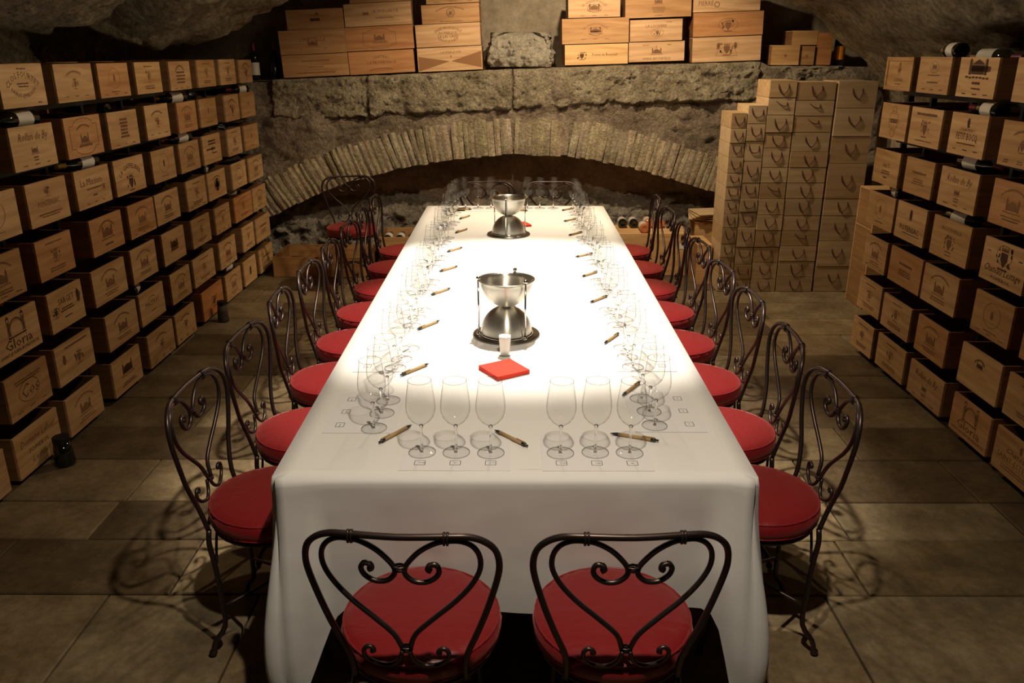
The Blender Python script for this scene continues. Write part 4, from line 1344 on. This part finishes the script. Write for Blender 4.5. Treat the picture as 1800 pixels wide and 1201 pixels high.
in_crate('dark', 1, 1, 3, 10, 0.016, 'bottle with cream label in the nearest second row crate, right rack', .0)
in_crate('dark', 1, 2, 2, 8, 0.022, 'bottle with white label lying high in the Rollan de By crate, right rack', .02, flip=True)
in_crate('dark', 1, 3, 0, 12, 0.016, 'white labelled bottle in the fourth row farthest crate, right rack', .0)
in_crate('dark', 1, 3, 2, 12, 0.004, 'bottle with pale label in the dark crested crate, right rack', .0, flip=True)
in_crate('plain', 1, 6, 1, 65, -.01, 'dark bottle in the bottom row, second crate from far end, right rack', .0)
in_crate('dark', 1, 6, 4, 60, .010, 'glinting bottle in the SAINT-ESTEPHE crate, right rack', .0)
in_crate('gold', 1, 0, 1, 10, 0.03, 'gold foiled bottle lying on the top row of the right rack', -.01)
in_crate('dark', 1, 0, 2, 12, 0.0, 'dark bottle in the wide castle crate on the top row, right rack', .0, flip=True)


def jar(name, label, x, y, r, h, m):
    o = thing(name, label, 'jar', (x, y, 0))
    MB().lathe([(0, 0), (r, 0), (r * 1.02, .01), (r * .93, h * .45), (r * .80, h * .8), (0, h * .8)], 22).build('jar_body', M[m], o)
    mb = MB()
    for q in range(4):
        mb.lathe([(r * .78, h * (.8 + .05 * q)), (r * .84, h * (.815 + .05 * q)), (r * .78, h * (.845 + .05 * q))], 22)
    mb.lathe([(r * .78, h * .99), (0, h)], 22).build('ribbed_lid', M['black_metal'], o)


jar('floor_jar', 'squat black jar standing on the floor against the nearest left crates', -2.085, 3.39, .045, .14, 'bottle')
jar('floor_jar', 'small dull brown jar on the floor by the far part of the left rack', -2.07, 5.53, .038, .15, 'under')
# ledge bottles
zl = ledge(-2.2)
bottle('dark', (-2.20, WY + .14, zl - .005), (0, 0, 0), 'dark bottle with white label standing on the shelf end above the left rack', 'bottles on the ledge end')
bottle('plain', (-2.05, WY + .20, zl + .0), (0, 0, 0), 'unlabelled dark bottle standing beside the first ledge stack', 'bottles on the ledge end')
bottle('champ', (2.735, WY + .20, ledge(2.7)), (0, 0, 0), 'orange labelled bottle standing half hidden by the vault edge')
# bottles on the long case
BG = 'bottles lying on the long case'
for i, (px_, yb, k_) in enumerate([(0.935, 7.04, 'dark'), (1.030, 7.04, 'dark'), (1.160, 7.04, 'rose'), (1.26, 7.04, 'rose')]):
    lying(k_, (px_, yb, .361 + .038), (0.02, 1.0), 'bottle lying on the long case, %s from the table side' % NTH[i], BG)
lying('rose', (1.093, 6.83, .361 + .038), (.005, 1.0), 'rosé bottle lying across in front on the long case', BG)
# bottle in the left recess cases
CG = 'bottles in the recess cases'
lying('dark', (-1.38, 6.86, .10), (-.98, .1), 'white labelled bottle lying in the open case near the corner', CG)
lying('plain', (-1.75, 6.90, .10), (-.98, .2), 'dark bottle lying in the corner case by the left rack', CG)
for i in range(4):
    lying('dark' if i in (0, 1) else 'plain', (-1.10 + .105 * i, 6.90, .285), (0.0, 1.0), 'bottle in the upper case behind the corner chair, %s along' % NTH[i], CG)

# ------------------------------------------------------------------ table with cloth
TX, TY0, TY1, TZ = 0.632, 1.880, 5.885, 0.760
tb = thing('long_table', 'long tasting table hidden under a white cloth', 'table', (0, (TY0 + TY1) / 2, 0))
yc = (TY0 + TY1) / 2
MB().box(-TX + .012, TY0 + .012 - yc, TZ - .035, TX - .012, TY1 - .012 - yc, TZ - .004).build('tabletop', M['under'], tb)
for sx in (-1, 1):
    for yy in (TY0 + .25, 3.2, 4.55, TY1 - .25):
        MB().box(sx * .42 - .025, yy - yc - .025, .001, sx * .42 + .025, yy - yc + .025, TZ - .035).build('leg', M['under'], tb)

SIDE_Y = [2.26 + .48 * i for i in range(8)]
SEAT_X, CR = 0.751, 0.197
chairs = [(-SEAT_X, y, 'l') for y in SIDE_Y] + [(SEAT_X, y, 'r') for y in SIDE_Y]
FRONT = [(-.230, 1.682), (.240, 1.682)]
FAR = [(-.215, 6.10), (.276, 6.10)]
circ = [(x, y) for x, y, _ in chairs] + FRONT + FAR

per = []   # x, y, nx, ny, drop, corner weight


def drop_len(x, y, edge):
    if edge == 'front':
        q = min(x + TX, TX - x)
        base = .405 + .012 * math.sin(x * 9 + 1)
        return base + .30 * (1 - smooth(0.0, .17 if x < 0 else .10, q))
    if edge == 'back':
        q = min(x + TX, TX - x)
        return .40 + .30 * (1 - smooth(0, .12, q))
    q = min(y - TY0, TY1 - y)
    return .41 + .30 * (1 - smooth(0, .14, q)) + .01 * math.sin(y * 7)


def corner(cx, cy, a0, a1, n=9):
    for i in range(1, n):
        a = a0 + (a1 - a0) * i / n
        mid = 1 - abs(2 * i / n - 1)
        per.append((cx, cy, math.cos(a), math.sin(a), .705 + .045 * mid, .5 + .5 * mid))


def run(x0, y0, x1, y1, nx, ny, edge, step=.03):
    n = int(math.hypot(x1 - x0, y1 - y0) / step)
    for i in range(n + 1):
        t = i / n
        x, y = x0 + (x1 - x0) * t, y0 + (y1 - y0) * t
        if edge in ('front', 'back'):
            q = min(x + TX, TX - x)
        else:
            q = min(y - TY0, TY1 - y)
        per.append((x, y, nx, ny, drop_len(x, y, edge), .5 * (1 - smooth(0, .13, q))))


rc = .010
run(-TX + rc, TY0, TX - rc, TY0, 0, -1, 'front', .022)
corner(TX - rc, TY0 + rc, -PI / 2, 0)
run(TX, TY0 + rc, TX, TY1 - rc, 1, 0, 'side')
corner(TX - rc, TY1 - rc, 0, PI / 2)
run(TX - rc, TY1, -TX + rc, TY1, 0, 1, 'back', .05)
corner(-TX + rc, TY1 - rc, PI / 2, PI)
run(-TX, TY1 - rc, -TX, TY0 + rc, -1, 0, 'side')
corner(-TX + rc, TY0 + rc, PI, 1.5 * PI)
NR = 26
vs, fs = [], []
arc_s = 0
for pi_, (x, y, nx, ny, dl, cw) in enumerate(per):
    if pi_:
        arc_s += math.hypot(x - per[pi_ - 1][0], y - per[pi_ - 1][1])
    for j in range(NR + 1):
        t = j / NR
        if cw > .45 and (nx * ny != 0):
            ex = rc
        else:
            ex = 0.0
        d = dl * t
        # rounded table edge then hanging drop
        if d < .008:
            off = d * .6
            z = TZ - d * d * 30
        else:
            off = .005
            z = TZ - d
        fold = .012 * math.sin(arc_s * 11 + 1.3) + .008 * math.sin(arc_s * 23 + 4) + .012 * fbm(x * 3, y * 3, t * 1.2, 3)
        calm = .25 if (ny == -1 and cw < .05) else 1.0      # the near panel hangs almost flat behind the two seats
        off += (fold * calm + (.008 if calm == 1.0 else -.004)) * smooth(0, .6, t) * (1 - cw * .6)
        off += cw * (.085 * smooth(0.03, .75, t) - .02 * smooth(.75, 1.0, t))
        if nx * ny != 0:
            off += ex * (1 - smooth(0, .1, t)) * 0
        px, py = x + nx * off, y + ny * off
        # cloth pressed in where a chair seat stands against it
        kz = 1 - smooth(.522, .57, z)
        for cx_, cy_ in circ:
            dd = math.hypot(px - cx_, py - cy_)
            lim = CR + (.014 if cy_ > 1.8 else .004)
            if dd < lim and kz > 0:
                if abs(nx) > abs(ny):
                    s2 = math.sqrt(max(0, lim * lim - (py - cy_) ** 2))
                    tgt = cx_ - math.copysign(s2, nx)
                    if (px - tgt) * nx > 0:
                        px += (tgt - px) * kz
                else:
                    s2 = math.sqrt(max(0, lim * lim - (px - cx_) ** 2))
                    tgt = cy_ - math.copysign(s2, ny)
                    if (py - tgt) * ny > 0:
                        py += (tgt - py) * kz
        vs.append((px, py, z))
np_ = len(per)
for i in range(np_):
    k_ = (i + 1) % np_
    for j in range(NR):
        fs.append((i * (NR + 1) + j, i * (NR + 1) + j + 1, k_ * (NR + 1) + j + 1, k_ * (NR + 1) + j))
# top: loops shrinking inwards
base = len(vs)
vs.append((0, yc, TZ))
ins = []
for i in range(np_):
    x, y, nx, ny, dl, cw = per[i]
    xx = max(-TX + .05, min(TX - .05, x))
    yy = max(TY0 + .05, min(TY1 - .05, y))
    ins.append(len(vs))
    vs.append((xx, yy, TZ + .0008 * fbm(xx * 5, yy * 5, 2, 3)))
for i in range(np_):
    k_ = (i + 1) % np_
    fs.append((i * (NR + 1), k_ * (NR + 1), ins[k_], ins[i]))
fs.append(tuple(ins))
cb = MB()
cb.add(vs, fs, True)
cl = cb.build('tablecloth', M['cloth'])
tag(cl, 'long white tablecloth draped over the tasting table', 'tablecloth')

# ------------------------------------------------------------------ wrought iron chairs


def bk(p, lift=0.0):
    """back-plane coordinates (x, z) -> chair space; chair faces +Y, back at -Y, slightly leaning"""
    x, z = p
    y = -.160 - .043 * smooth(.44, .60, z) - max(0, z - .56) * .09
    curve = .028 * (x / .21) ** 2 * smooth(.5, .6, z)
    return (x, y + curve + lift, z)


HOOP = [(-.128, .44), (-.131, .518), (-.160, .602), (-.182, .665), (-.203, .74), (-.208, .782), (-.200, .818), (-.178, .843), (-.148, .857), (-.108, .861), (0, .861),
        (.108, .861), (.148, .857), (.178, .843), (.200, .818), (.208, .782), (.203, .74), (.182, .665), (.160, .602), (.131, .518), (.128, .44)]
HEART = [(-.008, .550), (-.024, .600), (-.064, .643), (-.112, .688), (-.148, .731), (-.167, .770), (-.168, .805), (-.155, .832), (-.132, .847), (-.107, .850), (-.080, .846), (-.048, .828), (-.024, .803),
         (-.011, .781), (-.013, .763), (-.030, .747), (-.055, .745), (-.076, .758), (-.083, .776), (-.076, .790), (-.064, .788), (-.060, .779), (-.066, .774)]
LOW = [(-.008, .550), (-.018, .520), (-.042, .503), (-.072, .510), (-.092, .528), (-.095, .547), (-.086, .558), (-.075, .555), (-.072, .547), (-.079, .544)]


def make_chair():
    o = thing('bistro_chair', 'chair', 'chair')
    ir = M['iron']
    MB().tube([bk(p) for p in HOOP], .0075, 8, 4).build('back_hoop', ir, o)
    hm = MB()
    for s_ in (-1, 1):
        MB().tube([bk((x * s_ * 1.0, z), .0) for x, z in HEART], .0062, 7, 4, taper=lambda t: 1.0 if t < .9 else 1.15).build('heart_scroll', ir, o)
        MB().tube([bk((x * s_, z), -.016 * (1 - smooth(.50, .60, z))) for x, z in LOW], .0055, 7, 4).build('lower_scroll', ir, o)
    for (x, z, a) in ((-.100, .856, 0), (.100, .856, 0), (0, .782, 1), (0, .552, 1)):
        c = bk((x, z))
        mb = MB()
        for q in (-.0035, .0035):
            if a == 0:
                mb.tube([(c[0] + q, c[1] + .010 * math.cos(t_ * PI / 4), c[2] + .0145 * math.sin(t_ * PI / 4)) for t_ in range(8)], .0028, 6, 1, closed=True)
            else:
                mb.tube([(c[0] + .0125 * math.cos(t_ * PI / 4), c[1] + .0085 * math.sin(t_ * PI / 4), c[2] + q) for t_ in range(8)], .0028, 6, 1, closed=True)
        mb.build('collar', ir, o)
    # seat ring and pan
    MB().tube([(.178 * math.cos(2 * PI * i / 16), .178 * math.sin(2 * PI * i / 16), .430) for i in range(16)], .0085, 8, 2, closed=True).build('seat_ring', ir, o)
    MB().lathe([(0, .428), (.172, .430), (.172, .436), (0, .436)], 28).build('seat_pan', ir, o)
    for sx in (-1, 1):
        MB().tube([(sx * .128, -.160, .445), (sx * .134, -.162, .40), (sx * .134, -.154, .33), (sx * .130, -.148, .20), (sx * .130, -.150, .10), (sx * .150, -.178, .055), (sx * .150, -.190, .012)], .0085, 8, 3).ball((sx * .150, -.190, .013), .013, 10).build('leg', ir, o)
        MB().tube([(sx * .118, .120, .43), (sx * .130, .140, .40), (sx * .128, .138, .33), (sx * .126, .134, .20), (sx * .126, .138, .10), (sx * .145, .165, .055), (sx * .145, .176, .012)], .0085, 8, 3).ball((sx * .145, .176, .013), .013, 10).build('leg', ir, o)
        # small brackets under the seat
        MB().tube([(sx * .13, -.149, .33), (sx * .10, -.155, .385), (sx * .05, -.168, .418)], .0045, 6, 4).build('bracket', ir, o)
    MB().tube([(-.130, -.149, .17), (-.05, -.04, .20), (0, 0, .205), (.05, .04, .20), (.126, .135, .17)], .0055, 7, 4).build('cross_stretcher', ir, o)
    MB().tube([(.130, -.149, .17), (.05, -.04, .20), (0, 0, .213), (-.05, .04, .20), (-.126, .135, .17)], .0055, 7, 4).build('cross_stretcher', ir, o)
    # cushion: puffed disc with corded edges
    cu = MB()
    prof = [(0, .4385), (.12, .4385), (.178, .441), (.190, .447), (.1955, .462), (.1965, .476), (.193, .492), (.186, .499), (.165, .506), (.12, .512), (.06, .515), (0, .516)]
    n = 56
    vs, fs = [], []
    for k_, (r, z) in enumerate(prof):
        for i in range(n):
            a = 2 * PI * i / n
            wob = 1 + .006 * math.sin(a * 3 + 1) + .004 * math.sin(a * 17) * (1 if .1 < r else 0)
            zz = z + (.0016 * math.sin(a * 24 + 2 * math.sin(a * 3)) if .1 < r < .194 and z > .49 else 0)
            vs.append((r * wob * math.cos(a), r * wob * math.sin(a), zz))
    for k_ in range(len(prof) - 1):
        for i in range(n):
            j = (i + 1) % n
            fs.append((k_ * n + i, k_ * n + j, (k_ + 1) * n + j, (k_ + 1) * n + i))
    cu.add(vs, fs, True)
    c = cu.build('cushion', M['satin'], o)
    for z, r in ((.4475, .1905), (.4965, .1905)):
        MB().tube([(r * (1 + .006 * math.sin(3 * 2 * PI * i / 40 + 1)) * math.cos(2 * PI * i / 40), r * (1 + .006 * math.sin(3 * 2 * PI * i / 40 + 1)) * math.sin(2 * PI * i / 40), z) for i in range(40)], .0028, 6, 1, closed=True).build('piping', M['satin'], c)
    MB().tube([(-.03, -.193, .446), (.0, -.200, .436), (.04, -.196, .430), (.075, -.182, .434)], .0045, 6, 4).build('cushion_tie', M['satin'], o)
    return o


ch = make_chair()
first = True


def place_chair(x, y, rz, label, group):
    global first
    if first:
        first = False
        ch.location = (x, y, 0)
        ch.rotation_euler = (0, 0, rz)
        ch['label'] = label
        ch['group'] = group
        return
    dup(ch, (x, y, 0), rz, label, group)


for i, (x, y) in enumerate(FRONT):
    place_chair(x, y, R((-3, 2)[i]), 'iron chair with red cushion at the near table end, on the %s' % ('left', 'right')[i], 'chairs at the near end')
for k_, (x, y, sd) in enumerate(chairs):
    i = k_ % 8
    jj = R(rnd.uniform(-4, 4))
    place_chair(x + rnd.uniform(-.008, .0) * (1 if x < 0 else -1), y + rnd.uniform(-.01, .01), (-PI / 2 if sd == 'l' else PI / 2) + jj, 'iron chair with red cushion, %s table side, %s from the near end' % ('left' if sd == 'l' else 'right', NTH[i]), 'chairs along the table sides')
for i, (x, y) in enumerate(FAR):
    place_chair(x, y + .02, PI, 'iron chair at the far table end, on the %s, under the arch' % ('left', 'right')[i], 'chairs at the far end')
dup(ch, (-1.30, 6.43, 0), PI + R(12), 'spare iron chair with red cushion standing in the far left corner', 'spare chair')

# ------------------------------------------------------------------ wine glasses
gp = thing('wine_glass', 'glass', 'glass')
GN = 28
MB().lathe([(.0365, .0012), (.037, .0022), (.030, .0032), (.014, .0060), (.0055, .0105)], GN).build('foot', M['glass_foot'], gp)
MB().lathe([(0, .004), (.0055, .0095), (.0038, .018), (.0033, .045), (.0036, .072), (.0062, .083), (.0, .087)], 14).build('stem', M['glass_solid'], gp)
MB().lathe([(.0055, .0838), (.014, .0885), (.0245, .0965), (.0345, .110), (.0397, .126), (.0405, .140), (.0392, .158), (.0360, .182), (.0328, .204), (.0318, .214)], GN).build('bowl', M['glass'], gp)
MB().tube([(.0318 * math.cos(2 * PI * i / GN), .0318 * math.sin(2 * PI * i / GN), .214) for i in range(GN)], .0009, 5, 1, closed=True).build('rim', M['glass_rim'], gp)
MB().tube([(.0368 * math.cos(2 * PI * i / GN), .0368 * math.sin(2 * PI * i / GN), .0018) for i in range(GN)], .0009, 5, 1, closed=True).build('foot_edge', M['glass_rim'], gp)
gfirst = True


def place_glass(x, y, label, group):
    global gfirst
    z = TZ + .0018
    if gfirst:
        gfirst = False
        gp.location = (x, y, z)
        gp['label'] = label
        gp['group'] = group
        return
    dup(gp, (x, y, z), rnd.uniform(0, 6), label, group)


WHICH = ['nearest', 'middle', 'farthest']
for i, y in enumerate(SIDE_Y):
    for sd in (-1, 1):
        for q in range(3):
            dx = rnd.uniform(-.006, .006)
            yy = y + (-.075, .025, .125)[q] - (.045 if i == 7 else 0) + rnd.uniform(-.008, .008) - (.01 if sd < 0 else -.01)
            x = sd * (.405 + (.012, 0, -.006)[q]) + dx
            place_glass(x, yy, 'stemmed glass, %s table side, %s place from the near end, %s of three' % ('left' if sd < 0 else 'right', NTH[i], WHICH[q]), 'wine glasses along the table sides')
LR3 = ['left', 'middle', 'right']
for s_, xs_ in (('left', (-.255, -.161, -.066)), ('right', (.125, .221, .315))):
    for q, x in enumerate(xs_):
        place_glass(x, 2.024 + rnd.uniform(-.004, .004), 'stemmed glass at the near table end, %s place, %s of three' % (s_, LR3[q]), 'wine glasses at the near end')
for s_, xs_ in (('left', (-.350, -.262, -.170)), ('right', (.085, .173, .268))):
    for q, x in enumerate(xs_):
        place_glass(x, 5.77, 'stemmed glass at the far table end, %s place, %s of three' % (s_, LR3[q]), 'wine glasses at the far end')

# ------------------------------------------------------------------ tasting sheets


def sheet(x, y, rz, label, group):
    """A4 sheet, long side along local X, printed squares near the local -Y edge"""
    o = thing('tasting_sheet', label, 'paper', (x, y, TZ + .0008), rz, group)
    MB().box(-.1485, -.105, 0, .1485, .105, .0006).build('page', M['paper'], o)
    P = Print2D(rnd)
    for u in (-.095, 0, .095):
        P.path([(u - .014, -.062 - .012), (u + .014, -.062 - .012), (u + .014, -.062 + .012), (u - .014, -.062 + .012), (u - .014, -.062 - .012)], .0016)
        P.bars(u, -.062, .012, .002)
    MB().add([(a, b2, .0009) for a, b2 in P.v], P.f).build('printed_squares', M['ink'], o)
    return o


for i, y in enumerate(SIDE_Y):
    sheet(-.455, y + .035, -PI / 2, 'white tasting sheet, left table side, %s place from the near end' % NTH[i], 'tasting sheets along the sides')
    sheet(.455, y + .045, PI / 2, 'white tasting sheet, right table side, %s place from the near end' % NTH[i], 'tasting sheets along the sides')
sheet(-.16, 2.026, 0, 'white tasting sheet at the near table end, left place', 'tasting sheets at the near end')
sheet(.22, 2.026, 0, 'white tasting sheet at the near table end, right place', 'tasting sheets at the near end')
sheet(-.26, 5.77, PI, 'white tasting sheet at the far table end, left place', 'tasting sheets at the far end')
sheet(.175, 5.77, PI, 'white tasting sheet at the far table end, right place', 'tasting sheets at the far end')

# ------------------------------------------------------------------ pens
pp = thing('pen', 'pen', 'pen')
rx = Matrix.Rotation(PI / 2, 4, 'Y')
MB().lathe([(0, -.048), (.0052, -.048), (.0054, .046), (0, .046)], 12, mt=rx).build('barrel', M['cork'], pp)
MB().lathe([(.0055, .046), (.0050, .054), (.0022, .064), (.0008, .070), (0, .070)], 12, mt=rx).build('tip', M['black_plastic'], pp)
MB().lathe([(0, -.070), (.0028, -.070), (.0028, -.062), (.0056, -.060), (.0056, -.048), (0, -.048)], 12, mt=rx).build('clicker', M['black_plastic'], pp)
MB().box(-.058, -.0016, .0055, -.024, .0016, .0078).build('clip', M['cork'], pp)
pfirst = True


def pen(x, y, ang, label, group):
    global pfirst
    z = TZ + .0068
    if pfirst:
        pfirst = False
        pp.location = (x, y, z)
        pp.rotation_euler = (0, 0, ang)
        pp['label'] = label
        pp['group'] = group
        return
    dup(pp, (x, y, z), ang, label, group)


lp_ = [(-.346, 2.64, 52), (-.347, 3.13, 56), (-.340, 3.62, 55), (-.336, 4.04, 52), (-.335, 4.47, 55), (-.330, 4.98, 60), (-.335, 5.42, 62)]
rp_ = [(.379, 2.47, 58), (.370, 2.97, 60), (.372, 3.50, 50), (.372, 3.94, 48), (.375, 4.34, 40), (.365, 4.90, 48), (.362, 5.33, 45), (.370, 5.72, 45)]
for i, (x, y, a) in enumerate(lp_):
    pen(x, y, R(a), 'cork coloured pen, left table side, %s from the near end' % NTH[i], 'pens on the table')
for i, (x, y, a) in enumerate(rp_):
    pen(x, y, R(180 + a), 'cork coloured pen, right table side, %s from the near end' % NTH[i], 'pens on the table')
pen(-.343, 2.133, R(56), 'cork coloured pen at the near left table corner', 'pens at the near end')
pen(-.012, 2.106, R(133), 'cork coloured pen at the near end between the two glass trios', 'pens at the near end')
pen(.340, 2.113, R(160), 'cork coloured pen behind the right trio at the near end', 'pens at the near end')
pen(-.372, 5.70, R(190), 'cork coloured pen at the far end, left place', 'pens at the far end')
pen(.02, 5.68, R(165), 'cork coloured pen at the far end between the places', 'pens at the far end')

# ------------------------------------------------------------------ spittoons


def spittoon(x, y, rz, label):
    o = thing('spittoon', label, 'spittoon', (x, y, TZ + .0005), rz, 'hourglass spittoons on the table')
    MB().lathe([(0, 0), (.129, 0), (.131, .003), (.129, .0065), (.118, .008), (0, .008)], 48).build('base_plate', M['steel_dark'], o)
    MB().lathe([(.104, .008), (.1045, .013), (.101, .016), (.097, .016)], 48).build('base_ring', M['chrome'], o)
    dome = [(.100 * math.cos(t_ * PI / 2 / 11), .012 + .106 * math.sin(t_ * PI / 2 / 11)) for t_ in range(12)]
    MB().lathe(dome, 48).build('dome', M['steel'], o)
    bw = [(.1005 * math.sin(t_ * PI / 2 / 11), .222 - .106 * math.cos(t_ * PI / 2 / 11)) for t_ in range(12)]
    rim_ = [(.110, .2235), (.1105, .2245), (.109, .2250)]
    inn = [(.0985 * math.sin(t_ * PI / 2 / 11), .2228 - .104 * math.cos(t_ * PI / 2 / 11)) for t_ in range(11, -1, -1)]
    MB().lathe(bw + rim_ + inn, 48).build('bowl', M['steel'], o)
    for k_ in range(3):
        a = 2 * PI * k_ / 3
        cx, cy = .1085 * math.cos(a), .1085 * math.sin(a)
        MB().tube([(cx, cy, .008), (cx, cy, .228)], .0036, 10, 1).ball((cx, cy, .234), .0082, 14).lathe([(.008, .008), (.008, .016), (.004, .018)], 14, mt=Matrix.Translation((cx, cy, 0))).build('rod', M['chrome'], o)
    return o


spittoon(-.034, 3.03, R(-48), 'steel hourglass spittoon on rods behind the candle, nearer of the pair')
spittoon(-.040, 4.90, R(-98), 'steel hourglass spittoon on rods at the far part of the table')

# candle glass and napkins
cdl = thing('candle_glass', 'small white candle in a tapered glass beside the red napkins', 'candle', (-.037, 2.80, TZ + .0005))
MB().lathe([(0, 0), (.024, .0), (.0245, .002), (.0185, .0045)], 28).build('foot', M['glass_foot'], cdl)
MB().lathe([(.0175, .006), (.0195, .03), (.0225, .066), (.0240, .083)], 28).build('glass_wall', M['glass_foot'], cdl)
MB().lathe([(0, .006), (.0168, .0065), (.0188, .03), (.0216, .062), (.0218, .074), (.012, .072), (0, .071)], 28).build('wax', M['wax'], cdl)
MB().tube([(0, 0, .070), (.001, 0, .080)], .0008, 5, 1).build('wick', M['ink'], cdl)


def napkins(x, y, rz, n, s, label, z0=TZ + .0008):
    o = thing('napkin_stack', label, 'napkins', (x, y, z0), rz, 'red napkin stacks')
    for i in range(n):
        q = random.Random(i)
        mb = MB()
        h = .0028
        nx = 5
        vs, fs = [], []
        for lay in (0, 1):
            for j in range(nx + 1):
                for k_ in range(nx + 1):
                    u, v = k_ / nx - .5, j / nx - .5
                    curl = .004 * max(0, (u * u + v * v) - .3) * (i / n)
                    vs.append((u * s + q.uniform(-.0006, .0006), v * s, i * (h + .0001) + lay * h + curl))
        nn2 = (nx + 1) ** 2
        for j in range(nx):
            for k_ in range(nx):
                a = j * (nx + 1) + k_
                fs.append((a + nn2, a + nn2 + 1, a + nn2 + nx + 2, a + nn2 + nx + 1))
                fs.append((a, a + nx + 1, a + nx + 2, a + 1))
        for k_ in range(nx):
            fs.append((k_, k_ + 1, k_ + 1 + nn2, k_ + nn2))
            a = nx * (nx + 1) + k_
            fs.append((a + 1, a, a + nn2, a + 1 + nn2))
            a = k_ * (nx + 1)
            fs.append((a + nx + 1, a, a + nn2, a + nx + 1 + nn2))
            a = k_ * (nx + 1) + nx
            fs.append((a, a + nx + 1, a + nx + 1 + nn2, a + nn2))
        mb.add(vs, fs, False)
        nb = mb.build('napkin', M['napkin'], o)
        nb.rotation_euler = (0, 0, R(q.uniform(-1.6, 1.6)))
    return o


napkins(-.038, 2.635, R(33), 5, .128, 'stack of folded red paper napkins in front of the candle')
napkins(.03, 5.17, R(20), 4, .115, 'small red napkin stack behind the far spittoon')
